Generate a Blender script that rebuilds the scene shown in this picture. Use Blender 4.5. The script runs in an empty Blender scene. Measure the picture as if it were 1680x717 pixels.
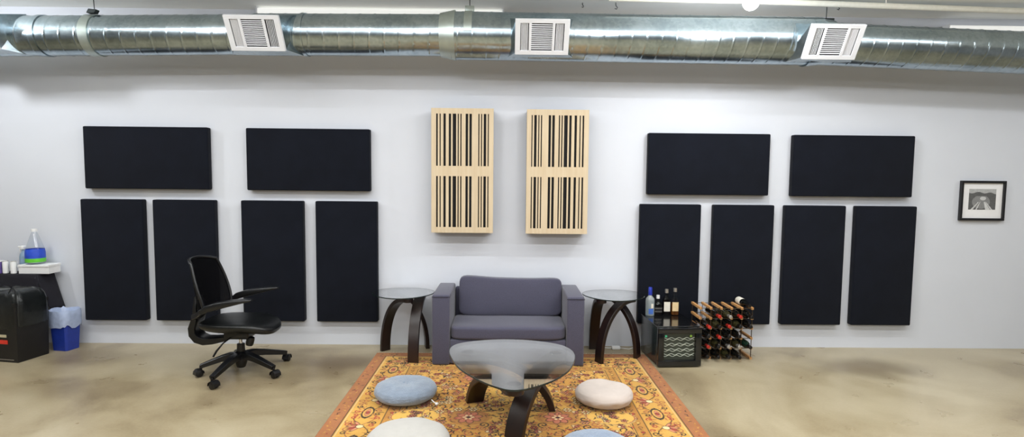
import bpy, bmesh, math, random
import numpy as np
from mathutils import Vector, Matrix, noise

random.seed(7)
rng = np.random.default_rng(11)
PI = math.pi
SC = bpy.context.scene
COL = SC.collection

# ------------------------------------------------------------------ colour
def lin(c):
    return tuple(((v/255)/12.92 if v/255 <= .04045 else ((v/255+.055)/1.055)**2.4) for v in c)

# ------------------------------------------------------------------ materials
MATS = {}
def mat(name, rgb, rough=.6, metal=0., var=.06, scale=30., bump=0., bscale=None, spec=.5, alpha=1., trans=0., ior=1.5,
        coat=0., sheen=0., emit=None, estr=0., stretch=(1,1,1), rgb2=None, det=3.):
    if name in MATS: return MATS[name]
    m = bpy.data.materials.new(name); m.use_nodes = True
    nt = m.node_tree; N = nt.nodes; L = nt.links
    b = N['Principled BSDF']
    c = lin(rgb)
    tc = N.new('ShaderNodeTexCoord'); mp = N.new('ShaderNodeMapping'); mp.inputs['Scale'].default_value = stretch
    L.new(tc.outputs['Object'], mp.inputs['Vector'])
    nz = N.new('ShaderNodeTexNoise'); nz.inputs['Scale'].default_value = scale; nz.inputs['Detail'].default_value = det
    L.new(mp.outputs[0], nz.inputs['Vector'])
    rp = N.new('ShaderNodeValToRGB')
    c2 = lin(rgb2) if rgb2 else tuple(min(1, v*(1+var)) for v in c)
    c1 = c if rgb2 else tuple(v*(1-var) for v in c)
    rp.color_ramp.elements[0].position = .35; rp.color_ramp.elements[0].color = (*c1, 1)
    rp.color_ramp.elements[1].position = .65; rp.color_ramp.elements[1].color = (*c2, 1)
    L.new(nz.outputs['Fac'], rp.inputs['Fac']); L.new(rp.outputs['Color'], b.inputs['Base Color'])
    b.inputs['Roughness'].default_value = rough; b.inputs['Metallic'].default_value = metal
    b.inputs['Specular IOR Level'].default_value = spec; b.inputs['Alpha'].default_value = alpha
    b.inputs['Transmission Weight'].default_value = trans; b.inputs['IOR'].default_value = ior
    b.inputs['Coat Weight'].default_value = coat; b.inputs['Sheen Weight'].default_value = sheen
    if emit:
        b.inputs['Emission Color'].default_value = (*lin(emit), 1); b.inputs['Emission Strength'].default_value = estr
    if bump:
        n2 = N.new('ShaderNodeTexNoise'); n2.inputs['Scale'].default_value = bscale or scale*4; n2.inputs['Detail'].default_value = 4
        L.new(mp.outputs[0], n2.inputs['Vector'])
        bp = N.new('ShaderNodeBump'); bp.inputs['Strength'].default_value = bump; bp.inputs['Distance'].default_value = .01
        L.new(n2.outputs['Fac'], bp.inputs['Height']); L.new(bp.outputs[0], b.inputs['Normal'])
    MATS[name] = m
    return m

def glass_mat(name, tint, ior=1.5, extra=.0):
    m = bpy.data.materials.new(name); m.use_nodes = True
    nt = m.node_tree; N = nt.nodes; L = nt.links
    N.remove(N['Principled BSDF']); out = N['Material Output']
    t = N.new('ShaderNodeBsdfTransparent'); t.inputs['Color'].default_value = (*tint, 1)
    g = N.new('ShaderNodeBsdfGlossy'); g.inputs['Roughness'].default_value = .02
    f = N.new('ShaderNodeFresnel'); ge = N.new('ShaderNodeNewGeometry')
    ir = N.new('ShaderNodeMapRange'); ir.inputs['To Min'].default_value = ior; ir.inputs['To Max'].default_value = 1/ior
    L.new(ge.outputs['Backfacing'], ir.inputs['Value']); L.new(ir.outputs[0], f.inputs['IOR'])
    a = N.new('ShaderNodeMath'); a.operation = 'ADD'; a.inputs[1].default_value = extra; a.use_clamp = True
    nz = N.new('ShaderNodeTexNoise'); nz.inputs['Scale'].default_value = 3
    rm = N.new('ShaderNodeMapRange'); rm.inputs['To Min'].default_value = .01; rm.inputs['To Max'].default_value = .03
    L.new(nz.outputs['Fac'], rm.inputs['Value']); L.new(rm.outputs[0], g.inputs['Roughness'])
    mx = N.new('ShaderNodeMixShader')
    L.new(f.outputs[0], a.inputs[0]); L.new(a.outputs[0], mx.inputs[0]); L.new(t.outputs[0], mx.inputs[1]); L.new(g.outputs[0], mx.inputs[2])
    L.new(mx.outputs[0], out.inputs['Surface'])
    MATS[name] = m
    return m

def attr_mat(name, rough=.9, bump=.3, bscale=300, sheen=.2):
    m = bpy.data.materials.new(name); m.use_nodes = True
    nt = m.node_tree; N = nt.nodes; L = nt.links; b = N['Principled BSDF']
    at = N.new('ShaderNodeAttribute'); at.attribute_name = 'Weave'
    tc = N.new('ShaderNodeTexCoord'); nz = N.new('ShaderNodeTexNoise'); nz.inputs['Scale'].default_value = bscale
    L.new(tc.outputs['Object'], nz.inputs['Vector'])
    mr = N.new('ShaderNodeMapRange'); mr.inputs['To Min'].default_value = .8; mr.inputs['To Max'].default_value = 1.15
    L.new(nz.outputs['Fac'], mr.inputs['Value'])
    mx = N.new('ShaderNodeMix'); mx.data_type = 'RGBA'; mx.blend_type = 'MULTIPLY'; mx.inputs[0].default_value = 1
    L.new(at.outputs['Color'], mx.inputs[6]); L.new(mr.outputs[0], mx.inputs[7])
    L.new(mx.outputs[2], b.inputs['Base Color'])
    b.inputs['Roughness'].default_value = rough; b.inputs['Sheen Weight'].default_value = sheen
    b.inputs['Specular IOR Level'].default_value = .2
    if bump:
        bp = N.new('ShaderNodeBump'); bp.inputs['Strength'].default_value = bump; bp.inputs['Distance'].default_value = .004
        L.new(nz.outputs['Fac'], bp.inputs['Height']); L.new(bp.outputs[0], b.inputs['Normal'])
    return m

# ------------------------------------------------------------------ mesh builder
class B:
    def __init__(s): s.bm = bmesh.new()
    def _mi(s, faces, mi):
        if mi:
            for f in faces: f.material_index = mi
    def box(s, lo, hi, bev=0., seg=2, M=None, mi=0):
        t = bmesh.new()
        bmesh.ops.create_cube(t, size=1)
        c = [(a+b)/2 for a, b in zip(lo, hi)]; d = [abs(b-a) for a, b in zip(lo, hi)]
        for v in t.verts: v.co = Vector((c[0]+v.co.x*d[0], c[1]+v.co.y*d[1], c[2]+v.co.z*d[2]))
        if bev: bmesh.ops.bevel(t, geom=t.edges[:], offset=min(bev, min(d)*.49), segments=seg, affect='EDGES', profile=.5)
        s.merge(t, M, mi); return s
    def merge(s, t, M=None, mi=0):
        mp = {}
        for v in t.verts: mp[v] = s.bm.verts.new(M @ v.co if M else v.co)
        for f in t.faces:
            try:
                g = s.bm.faces.new([mp[v] for v in f.verts]); g.material_index = mi or f.material_index
            except ValueError: pass
        t.free()
    def rings(s, rings, caps=True, closed=False, mi=0):
        vs = [[s.bm.verts.new(Vector(p)) for p in r] for r in rings]
        n = len(vs[0]); fs = []
        R = range(len(vs)) if closed else range(len(vs)-1)
        for i in R:
            a, b = vs[i], vs[(i+1) % len(vs)]
            for j in range(n): fs.append(s.bm.faces.new((a[j], a[(j+1) % n], b[(j+1) % n], b[j])))
        if caps and not closed:
            fs.append(s.bm.faces.new(vs[0][::-1])); fs.append(s.bm.faces.new(vs[-1]))
        s._mi(fs, mi); return s
    def lathe(s, prof, c=(0,0,0), seg=24, M=None, mi=0, caps=True):
        rs = []
        for r, z in prof:
            ring = [Vector((c[0]+max(r, 1e-4)*math.cos(2*PI*k/seg), c[1]+max(r, 1e-4)*math.sin(2*PI*k/seg), c[2]+z)) for k in range(seg)]
            rs.append([M @ p for p in ring] if M else ring)
        return s.rings(rs, caps, mi=mi)
    def tube(s, pts, r, seg=10, mi=0, closed=False, flat=None, up=None):
        # flat=(a,b): rectangular-ish elliptical section a (along side) b (along normal)
        P = [Vector(p) for p in pts]; n = len(P); rs = []
        R = r if hasattr(r, '__len__') else [r]*n
        prev = None
        for i in range(n):
            if closed: t = (P[(i+1) % n]-P[i-1]).normalized()
            else: t = (P[min(i+1, n-1)]-P[max(i-1, 0)]).normalized()
            if prev is None:
                u = Vector(up) if up else (Vector((0,0,1)) if abs(t.z) < .9 else Vector((1,0,0)))
            else: u = prev
            u = (u - t*u.dot(t)).normalized(); prev = u; w = t.cross(u)
            if flat:
                a, b = flat[i] if hasattr(flat[0], '__len__') else flat
                ring = []
                for k in range(seg):
                    th = 2*PI*k/seg; cx, sx = math.cos(th), math.sin(th); e = .35
                    ring.append(P[i] + w*a*math.copysign(abs(cx)**e, cx) + u*b*math.copysign(abs(sx)**e, sx))
            else:
                ring = [P[i] + (u*math.cos(2*PI*k/seg) + w*math.sin(2*PI*k/seg))*R[i] for k in range(seg)]
            rs.append(ring)
        return s.rings(rs, True, closed, mi)
    def prism(s, poly, z0, z1, M=None, mi=0):
        f = lambda p, z: (M @ Vector((p[0], p[1], z))) if M else Vector((p[0], p[1], z))
        return s.rings([[f(p, z0) for p in poly], [f(p, z1) for p in poly]], True, mi=mi)
    def soft(s, c, half, n=6., div=10, puff=(0,0,0), M=None, fn=None, mi=0):
        t = bmesh.new(); bmesh.ops.create_cube(t, size=2)
        bmesh.ops.subdivide_edges(t, edges=t.edges[:], cuts=div, use_grid_fill=True)
        for v in t.verts:
            a, b, d = v.co
            q = (abs(a)**n + abs(b)**n + abs(d)**n)**(-1/n)
            a, b, d = a*q, b*q, d*q
            x = a*half[0]*(1+puff[0]*(1-b*b)*(1-d*d)); y = b*half[1]*(1+puff[1]*(1-a*a)*(1-d*d)); z = d*half[2]*(1+puff[2]*(1-a*a)*(1-b*b))
            p = Vector((x, y, z))
            if fn: p = fn(p, a, b, d)
            v.co = p + Vector(c)
        s.merge(t, M, mi); return s

def mk(name, b, mats, parent=None, world=True, smooth=35):
    me = bpy.data.meshes.new(name)
    bmesh.ops.recalc_face_normals(b.bm, faces=b.bm.faces[:])
    if parent is not None and world:
        root = parent
        while root.parent: root = root.parent
        off = root.location
        for v in b.bm.verts: v.co -= off
    b.bm.to_mesh(me); b.bm.free()
    for m in (mats if isinstance(mats, (list, tuple)) else [mats]): me.materials.append(m)
    if smooth:
        me.polygons.foreach_set('use_smooth', [True]*len(me.polygons)); me.set_sharp_from_angle(angle=math.radians(smooth))
    o = bpy.data.objects.new(name, me); COL.objects.link(o)
    if parent is not None: o.parent = parent
    return o
def tag(o, label, cat, group=None):
    o['label'] = label; o['category'] = cat
    if group: o['group'] = group
    return o
def thing(name, label, cat, loc, rz=0, group=None):
    o = bpy.data.objects.new(name, None); COL.objects.link(o); o.empty_display_size = .1
    o.location = loc; o.rotation_euler = (0, 0, rz)
    return tag(o, label, cat, group)
def single(name, b, mats, label, cat, loc, group=None, smooth=35):
    for v in b.bm.verts: v.co -= Vector(loc)
    o = mk(name, b, mats, None, smooth=smooth); o.location = loc
    return tag(o, label, cat, group)
def struct(name, b, m):
    o = mk(name, b, m, smooth=0); o['kind'] = 'structure'; return o
def dup(root, loc, label, group=None, rz=None):
    r = root.copy(); COL.objects.link(r); r.location = loc; r['label'] = label
    if rz is not None: r.rotation_euler = (0, 0, rz)
    if group: r['group'] = group
    for ch in list(root.children):
        c = ch.copy(); COL.objects.link(c); c.parent = r
        for g in list(ch.children):
            d = g.copy(); COL.objects.link(d); d.parent = c
    return r

# ================================================================== CAMERA
cam = bpy.data.cameras.new('camera'); co = bpy.data.objects.new('camera', cam); COL.objects.link(co)
fwd = Vector((0.01128104, 0.99744348, -0.07056381)); rgt = Vector((0.99989767, -0.01063165, 0.0095716)); upv = Vector((-0.00879692, 0.07066457, 0.99746134))
R = Matrix((rgt, upv, -fwd)).transposed().to_4x4()
co.matrix_world = Matrix.Translation((0, -5.66883, 1.71153)) @ R
cam.sensor_width = 36; cam.lens = 920.55/1680*36; cam.clip_start = .05
SC.camera = co
SC.view_settings.view_transform = 'Standard'
try: SC.view_settings.look = 'None'
except Exception: pass
SC.view_settings.gamma = 1; SC.view_settings.use_curve_mapping = False
SC.view_settings.exposure = -0.28

# ================================================================== MATERIALS
M_wall = mat('white wall paint', (207, 210, 218), .75, var=.012, scale=2, bump=.04, bscale=180, spec=.3)
M_ceil = mat('ceiling paint', (240, 242, 240), .8, var=.02, scale=3, bump=.03, bscale=90)
M_far = mat('far wall paint', (74, 74, 78), .8, var=.1, scale=1.5)
M_side = mat('side wall paint', (150, 150, 152), .8, var=.03, scale=2)
M_black_fab = mat('black acoustic fabric', (15, 18, 27), .95, var=.12, scale=7, bump=.15, bscale=900, spec=.15, sheen=.05)
M_ply = mat('pale birch plywood', (196, 176, 146), .55, rgb2=(203, 186, 158), scale=5, stretch=(6, 1, .4), spec=.35)
M_diffblack = mat('matte black diffuser well', (9, 8, 9), .9, var=.1)
M_sofa = mat('blue grey woven upholstery', (74, 73, 89), .95, var=.1, scale=160, bump=.12, bscale=700, spec=.2, sheen=.25)
M_seam = mat('dark upholstery piping', (44, 43, 54), .95, var=.1, scale=160)
M_wood_dk = mat('espresso stained wood', (24, 16, 15), .34, rgb2=(36, 22, 19), scale=9, stretch=(1, 1, .25), spec=.45)
M_plastic = mat('black nylon plastic', (9, 10, 13), .36, var=.1, scale=20)
M_leather = mat('black leather', (11, 13, 14), .34, var=.15, scale=14, bump=.08, bscale=260)
M_mesh = mat('black chair mesh', (5, 5, 8), .9, var=.1, scale=40, spec=.1, alpha=.9)
M_chrome = mat('polished chrome', (215, 216, 220), .15, 1., var=.02)
M_steel = mat('brushed aluminium disc', (190, 190, 190), .25, 1., var=.03)
M_vent = mat('white enamelled steel', (212, 213, 217), .45, var=.015, scale=10)
M_ventdk = mat('vent interior shade', (24, 24, 26), .8)
M_gl = glass_mat('clear tabletop glass', (.93, .96, .95), 1.55, .38)
M_glrim = mat('dark green glass rim', (22, 34, 33), .15, var=.1)
M_white = mat('white plastic', (228, 228, 228), .45, var=.02)
M_rackwood = mat('pine rack bar', (206, 156, 100), .5, rgb2=(184, 130, 78), scale=12, stretch=(4, .6, 4))
M_rackmetal = mat('galvanised rack strip', (92, 76, 58), .45, .7, var=.1)
M_wine = mat('dark wine glass', (10, 12, 11), .08, var=.2, spec=.6, coat=.3)
M_olive = mat('olive wine glass', (44, 42, 24), .12, var=.2, spec=.6)
M_green = mat('dark green wine glass', (18, 40, 30), .1, var=.2, spec=.6)
M_foilred = mat('red foil capsule', (176, 40, 30), .35, .2, var=.1)
M_foilblk = mat('black foil capsule', (20, 19, 20), .3, .2, var=.1)
M_foilsil = mat('silver foil capsule', (178, 174, 168), .3, .7, var=.08)
M_paper = mat('paper label', (226, 220, 206), .7, var=.04)
M_fridge = mat('gloss black cooler shell', (13, 14, 16), .16, var=.1, spec=.5, coat=.3)
M_fridgeside = mat('cooler side with painted reflection', (34, 42, 44), .2, var=.08, spec=.55)  # black lightened to grey, painting in the white wall's reflection
M_cloth = mat('black tablecloth', (20, 18, 27), .95, var=.1, scale=60, bump=.08, bscale=500)
M_bag = mat('black bin bag film', (17, 20, 21), .34, var=.2, scale=10, bump=.5, bscale=16, spec=.5)
M_bin = mat('black bin plastic', (14, 13, 15), .5, var=.1)
M_bluebin = mat('blue recycling bin plastic', (26, 50, 140), .45, var=.08)
M_liner = mat('milky bin liner film', (182, 196, 226), .3, var=.12, scale=14, bump=.4, bscale=30, alpha=.8)
M_cream = mat('cream pipe paint', (230, 228, 218), .6, var=.03)
M_dark = mat('dark bracket steel', (38, 46, 48), .5, .4)

# galvanised duct
def duct_mat():
    m = bpy.data.materials.new('galvanised duct steel'); m.use_nodes = True
    nt = m.node_tree; N = nt.nodes; L = nt.links; b = N['Principled BSDF']
    tc = N.new('ShaderNodeTexCoord')
    vo = N.new('ShaderNodeTexVoronoi'); vo.inputs['Scale'].default_value = 45; L.new(tc.outputs['Object'], vo.inputs['Vector'])
    nz = N.new('ShaderNodeTexNoise'); nz.inputs['Scale'].default_value = 4; nz.inputs['Detail'].default_value = 5; L.new(tc.outputs['Object'], nz.inputs['Vector'])
    rp = N.new('ShaderNodeValToRGB'); rp.color_ramp.elements[0].color = (.30, .37, .41, 1); rp.color_ramp.elements[1].color = (.46, .54, .59, 1)
    rp.color_ramp.elements[0].position = .3; rp.color_ramp.elements[1].position = .7
    mx = N.new('ShaderNodeMath'); mx.operation = 'MULTIPLY_ADD'; mx.inputs[1].default_value = .25
    L.new(vo.outputs['Color'], mx.inputs[0]); L.new(nz.outputs['Fac'], mx.inputs[2])
    sb = N.new('ShaderNodeMath'); sb.operation = 'SUBTRACT'; sb.inputs[1].default_value = .12; L.new(mx.outputs[0], sb.inputs[0])
    L.new(sb.outputs[0], rp.inputs['Fac']); L.new(rp.outputs['Color'], b.inputs['Base Color'])
    b.inputs['Metallic'].default_value = 1
    mr = N.new('ShaderNodeMapRange'); mr.inputs['To Min'].default_value = .17; mr.inputs['To Max'].default_value = .31
    L.new(nz.outputs['Fac'], mr.inputs['Value']); L.new(mr.outputs[0], b.inputs['Roughness'])
    n3 = N.new('ShaderNodeTexNoise'); n3.inputs['Scale'].default_value = 2.2; n3.inputs['Detail'].default_value = 1; L.new(tc.outputs['Object'], n3.inputs['Vector'])
    bp = N.new('ShaderNodeBump'); bp.inputs['Strength'].default_value = .13; bp.inputs['Distance'].default_value = .05
    L.new(n3.outputs['Fac'], bp.inputs['Height']); L.new(bp.outputs[0], b.inputs['Normal'])
    return m
M_duct = duct_mat()
M_collar = mat('bright galvanised collar', (178, 188, 184), .38, .85, var=.06, scale=12)

# polished concrete
def concrete():
    m = bpy.data.materials.new('polished concrete'); m.use_nodes = True
    nt = m.node_tree; N = nt.nodes; L = nt.links; b = N['Principled BSDF']
    tc = N.new('ShaderNodeTexCoord')
    def nz(sc, det, dist=0.):
        n = N.new('ShaderNodeTexNoise'); n.inputs['Scale'].default_value = sc; n.inputs['Detail'].default_value = det; n.inputs['Distortion'].default_value = dist
        L.new(tc.outputs['Object'], n.inputs['Vector']); return n
    a = nz(.8, 6, .8); c = nz(3.2, 7, .4); d = nz(55, 3)
    rp = N.new('ShaderNodeValToRGB'); e = rp.color_ramp.elements
    e[0].position = .3; e[0].color = (*lin((118, 103, 79)), 1); e[1].position = .66; e[1].color = (*lin((174, 162, 136)), 1)
    x = e.new(.47); x.color = (*lin((154, 140, 112)), 1)
    ad = N.new('ShaderNodeMath'); ad.operation = 'MULTIPLY_ADD'; ad.inputs[1].default_value = .22
    L.new(c.outputs['Fac'], ad.inputs[0]); L.new(a.outputs['Fac'], ad.inputs[2])
    a2 = N.new('ShaderNodeMath'); a2.operation = 'MULTIPLY_ADD'; a2.inputs[1].default_value = .10; L.new(d.outputs['Fac'], a2.inputs[0]); L.new(ad.outputs[0], a2.inputs[2])
    s = N.new('ShaderNodeMath'); s.operation = 'SUBTRACT'; s.inputs[1].default_value = .155; L.new(a2.outputs[0], s.inputs[0])
    L.new(s.outputs[0], rp.inputs['Fac'])
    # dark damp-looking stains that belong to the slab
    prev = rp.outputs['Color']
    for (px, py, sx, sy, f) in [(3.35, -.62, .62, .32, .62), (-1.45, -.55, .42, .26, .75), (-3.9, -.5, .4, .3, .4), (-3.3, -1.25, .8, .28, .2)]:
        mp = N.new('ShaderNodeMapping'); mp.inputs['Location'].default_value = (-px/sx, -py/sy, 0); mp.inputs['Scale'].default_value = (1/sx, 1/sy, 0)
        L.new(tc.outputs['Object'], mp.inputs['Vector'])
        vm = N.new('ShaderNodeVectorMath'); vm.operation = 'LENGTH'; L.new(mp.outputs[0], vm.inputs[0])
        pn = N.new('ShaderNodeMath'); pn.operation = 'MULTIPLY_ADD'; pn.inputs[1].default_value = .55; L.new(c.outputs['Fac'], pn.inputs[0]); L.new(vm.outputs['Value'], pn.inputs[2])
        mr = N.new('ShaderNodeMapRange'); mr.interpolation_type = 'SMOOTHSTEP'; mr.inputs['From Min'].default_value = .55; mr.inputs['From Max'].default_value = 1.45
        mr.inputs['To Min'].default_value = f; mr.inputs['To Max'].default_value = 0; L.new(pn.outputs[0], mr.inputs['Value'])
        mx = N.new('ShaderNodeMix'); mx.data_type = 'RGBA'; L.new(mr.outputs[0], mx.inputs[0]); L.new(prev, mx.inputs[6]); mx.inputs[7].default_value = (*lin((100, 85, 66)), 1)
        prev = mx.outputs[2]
    L.new(prev, b.inputs['Base Color'])
    r = N.new('ShaderNodeMapRange'); r.inputs['To Min'].default_value = .2; r.inputs['To Max'].default_value = .42; L.new(c.outputs['Fac'], r.inputs['Value']); L.new(r.outputs[0], b.inputs['Roughness'])
    b.inputs['Specular IOR Level'].default_value = .4
    bp = N.new('ShaderNodeBump'); bp.inputs['Strength'].default_value = .05; bp.inputs['Distance'].default_value = .01; L.new(d.outputs['Fac'], bp.inputs['Height']); L.new(bp.outputs[0], b.inputs['Normal'])
    return m
M_floor = concrete()

# ================================================================== SETTING
CZ = 3.345
struct('floor', B().box((-8, -12.5, -.12), (8, .12, 0)), M_floor)
struct('ceiling', B().box((-8, -12.5, CZ), (8, .12, CZ+.12)), M_ceil)
struct('wall_back', B().box((-8, 0, 0), (8, .12, CZ)), M_wall)
struct('wall_front', B().box((-8, -12.5, 0), (8, -12.38, CZ)), M_far)
struct('wall_left', B().box((-8.12, -12.5, 0), (-8, .12, CZ)), M_side)
struct('wall_right', B().box((8, -12.5, 0), (8.12, .12, CZ)), M_side)

# ================================================================== DUCT
AY = -.48
def duct_section(p0, p1, r, pitch=.127, ridge=.0036, nr=72, ns=24, phase=0.):
    b = B(); p0 = Vector(p0); p1 = Vector(p1); d = p1-p0; Ln = d.length; d.normalize()
    u = Vector((0, 1, 0)); u = (u-d*u.dot(d)).normalized(); w = d.cross(u)
    n = int(Ln/pitch*ns); rings = []
    for i in range(n+1):
        x = Ln*i/n; ring = []
        for k in range(nr):
            th = 2*PI*k/nr; q = ((x/pitch + k/nr + phase) % 1.)
            dd = min(q, 1-q)*pitch
            rr = r + ridge*max(0, 1-dd/.0062)
            ring.append(p0+d*x+(u*math.cos(th)+w*math.sin(th))*rr)
        rings.append(ring)
    b.rings(rings, True); return b
def ringband(x0, x1, cz, r, th=.006, y=AY, r1=None, seg=64):
    r1 = r1 or r
    b = B(); rs = []
    for x, rr in ((x0, r-.004), (x0, r+th), (x1, r1+th), (x1, r1-.004)):
        rs.append([(x, y+rr*math.cos(2*PI*k/seg), cz+rr*math.sin(2*PI*k/seg)) for k in range(seg)])
    b.rings(rs, False, closed=True); return b
duct = thing('air_duct', 'long galvanised spiral air duct running under the ceiling along the white wall', 'duct', (0, AY, 2.75))
S1 = ((-5.9, AY, 2.90), (-4.45, AY, 2.945), .172)
S2 = ((-4.45, AY, 2.945), (-2.25, AY, 2.986), .174)
S3 = ((-2.25, AY, 2.986), (-.58, AY, 3.0), .182)
S4 = ((-.50, AY, 2.997), (2.82, AY, 2.985), .210)
S5 = ((2.82, AY, 2.966), (6.2, AY, 2.862), .186)
for i, (a, c, r) in enumerate((S1, S2, S3, S4, S5)):
    mk('duct_section', duct_section(a, c, r, pitch=.132 if i < 3 else .127, phase=.3*i), M_duct, duct, smooth=50)
mk('coupling_collar', ringband(-.60, -.465, 3.0, .186, .006, r1=.214), M_collar, duct)
mk('coupling_collar', ringband(2.72, 2.93, 2.978, .212, .004, r1=.190), M_duct, duct)
mk('coupling_collar', ringband(-4.16, -4.12, 2.951, .176), M_duct, duct)
mk('coupling_collar', ringband(-1.83, -1.80, 2.990, .186, .004), M_duct, duct)
# hangers
hs = mk('hanger_strap', ringband(-3.735, -3.655, 2.959, .178, .004), M_collar, duct)
hs['label'] = 'bright hanger strap around the left of the duct'
b = B().tube([(-3.70, AY, 3.135), (-3.71, AY, CZ)], .004, 6); mk('hanger_rod', b, M_dark, hs)
b = B().prism([(0, 0), (.07, 0), (.085, .03), (.02, .035)], 0, .05, Matrix.Translation((-3.72, AY-.03, 3.14)) @ Matrix.Rotation(PI/2, 4, 'X'))
mk('strap_bracket', b, M_dark, hs)
b = B(); cz = 2.997; rs = []
for k in range(26):
    a = PI/2 + .12 - (1.72)*k/25
    rs.append([(-.345+sx*.035, AY-(.212+t)*math.cos(a), cz+(.212+t)*math.sin(a)) for sx, t in ((-1, 0), (1, 0), (1, .004), (-1, .004))])
b.rings(rs); b.box((-.382, AY-.02, 3.205), (-.300, AY+.03, 3.262), .004)
hs2 = mk('hanger_strap', b, M_collar, duct)
mk('hanger_rod', B().tube([(-.34, AY, 3.26), (-.34, AY, CZ)], .004, 6), M_dark, hs2)
b = B().box((2.86, AY-.03, 3.15), (2.96, AY+.03, 3.19), .004); b.tube([(2.9, AY, 3.19), (2.9, AY, CZ)], .004, 6)
mk('hanger_rod', b, M_dark, duct)

# vents: tilted register faces on flared boots
VT = math.atan2(.15, .255)          # tilt of the face
VW, VH = .462, .300
vent_src = None
def vent_meshes(root):
    # local frame: x right, y up the face, z out of the face
    bw, bh = VW/2, VH/2
    b = B()
    def bar(x0, x1, y0, y1, z0=0, z1=.012, bev=.002): b.box((x0, y0, z0), (x1, y1, z1), bev, 1)
    fr = .030
    bar(-bw, bw, bh-.032, bh); bar(-bw, bw, -bh, -bh+.036); bar(-bw, -bw+.045, -bh+.03, bh-.03); bar(bw-.045, bw, -bh+.03, bh-.03)
    x1, x2 = -bw+.045+.072, bw-.045-.078
    bar(x1, x1+.022, -bh+.03, bh-.03); bar(x2-.022, x2, -bh+.03, bh-.03)
    for sx in (-1, 1): b.lathe([(.004, .012), (.004, .0145), (.001, .0155)], (sx*(bw-.022), 0, 0), 8)
    # rolled rim turned back to the boot
    b.box((-bw, bh-.003, -.018), (bw, bh, .004)); b.box((-bw, -bh, -.018), (bw, -bh+.003, .004)); b.box((-bw, -bh, -.018), (-bw+.003, bh, .004)); b.box((bw-.003, -bh, -.018), (bw, bh, .004))
    face = mk('faceplate', b, M_vent, root, world=False)
    yb, yt = -bh+.034, bh-.030
    b = B()
    for (xa, xb) in ((-bw+.045, x1), (x2, bw-.045)):
        n = 6
        for k in range(n-1):
            x = xa+(xb-xa)*(k+1)/n
            b.box((-.0014, yb, -.0065), (.0014, yt, .0065), 0, M=Matrix.Translation((x, 0, .001)) @ Matrix.Rotation(-.75 if xa < 0 else .75, 4, 'Y'))
        mk('side_louvre_bank', b, M_vent, root, world=False); b = B()
    b = B(); n = 14
    for k in range(n-1):
        y = yb+(yt-yb)*(k+1)/n
        b.box((x1+.02, -.0036, -.002), (x2-.02, .0036, .002), 0, M=Matrix.Translation((0, y, .004)) @ Matrix.Rotation(-.5, 4, 'X'))
    mk('centre_louvre_bank', b, M_vent, root, world=False)
    mk('throat_shade', B().box((-bw+.006, -bh+.006, -.0205), (bw-.006, bh-.006, -.012)), M_ventdk, root, world=False)  # dark sheet painted in place of the shade inside the duct
def place_vent(x, zc, label, yc=-.775):
    global vent_src
    # orientation: local z = out of the face (towards room and down)
    out = Vector((0, -math.cos(VT), -math.sin(VT))); up = Vector((0, -math.sin(VT), math.cos(VT))); rt = Vector((1, 0, 0))
    M = Matrix((rt, up, out)).transposed().to_euler()
    if vent_src is None:
        r = bpy.data.objects.new('air_vent', None); COL.objects.link(r); r.empty_display_size = .1
        tag(r, label, 'air vent', 'white air vents on the duct'); vent_meshes(r); vent_src = r
    else: r = dup(vent_src, (0, 0, 0), label)
    r.location = (x, yc, zc); r.rotation_euler = M
    # boot on the duct behind it
    rs = []
    for t, wx, hz, yy, zz in ((0, VW/2-.004, VH/2-.004, 0, 0), (1, VW/2+.085, .178, None, None)):
        ring = []
        for sx, sz in ((-1, -1), (1, -1), (1, 1), (-1, 1)):
            if t == 0: p = Vector((x, yc, zc)) - out*.0225 + rt*sx*wx + up*sz*hz
            else: p = Vector((x+sx*wx, AY-.03, zc+.05+sz*hz))
            ring.append(p)
        rs.append(ring)
    mk('vent_boot', B().rings(rs), M_collar if False else M_duct, duct, smooth=0)
place_vent(-2.147, 2.926, 'white air vent on the duct above the wide panels on the left')
place_vent(.298, 2.923, 'white air vent at the middle of the duct, above the slotted wooden panels')
place_vent(2.807, 2.912, 'white air vent to the right, beside the glowing ceiling bulb')
place_vent(-4.60, 2.905, 'white air vent cut off by the left edge of the photo')

# ceiling items
def striplight(x0, x1, z0, z1, label):
    t = thing('ceiling_light', label, 'ceiling light', ((x0+x1)/2, 0, z1), 0)
    mk('housing', B().box((x0, -.05, z0+.01), (x1, 0, z1), .004), M_vent, t)
    lens = mat('white lamp lens', (245, 246, 244), .5, var=.01, emit=(255, 252, 246), estr=.55)
    mk('lens', B().box((x0+.01, -.125, z0), (x1-.01, -.045, z1-.012), .015, 2), lens, t)
    for x in (x0, x1-.012): mk('end_cap', B().box((x, -.13, z0-.002), (x+.012, 0, z1-.004), .004), M_vent, t)
striplight(-2.42, -.035, 3.215, CZ, 'long white strip light high on the wall behind the duct, left of the middle vent')
striplight(4.30, 6.6, 3.185, 3.262, 'white strip light at the far right, tucked above the duct')

bulb = thing('light_bulb', 'glowing round bulb hanging from the ceiling in front of the duct', 'light bulb', (1.9, -1.2, CZ))
mk('ceiling_socket', B().lathe([(.05, 0), (.05, -.02), (.03, -.03), (.024, -.05), (.024, -.155), (.018, -.165)], (1.9, -1.2, CZ), 20), M_white, bulb)
M_bulb = mat('lit bulb glass', (255, 255, 250), .3, emit=(255, 252, 246), estr=45)
mk('globe', B().lathe([(.018, .075), (.022, .062)]+[(.062*math.cos(a), .062*math.sin(a)) for a in [1.1-.21*k for k in range(13)]], (1.9, -1.2, 3.105), 24), M_bulb, bulb)

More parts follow.
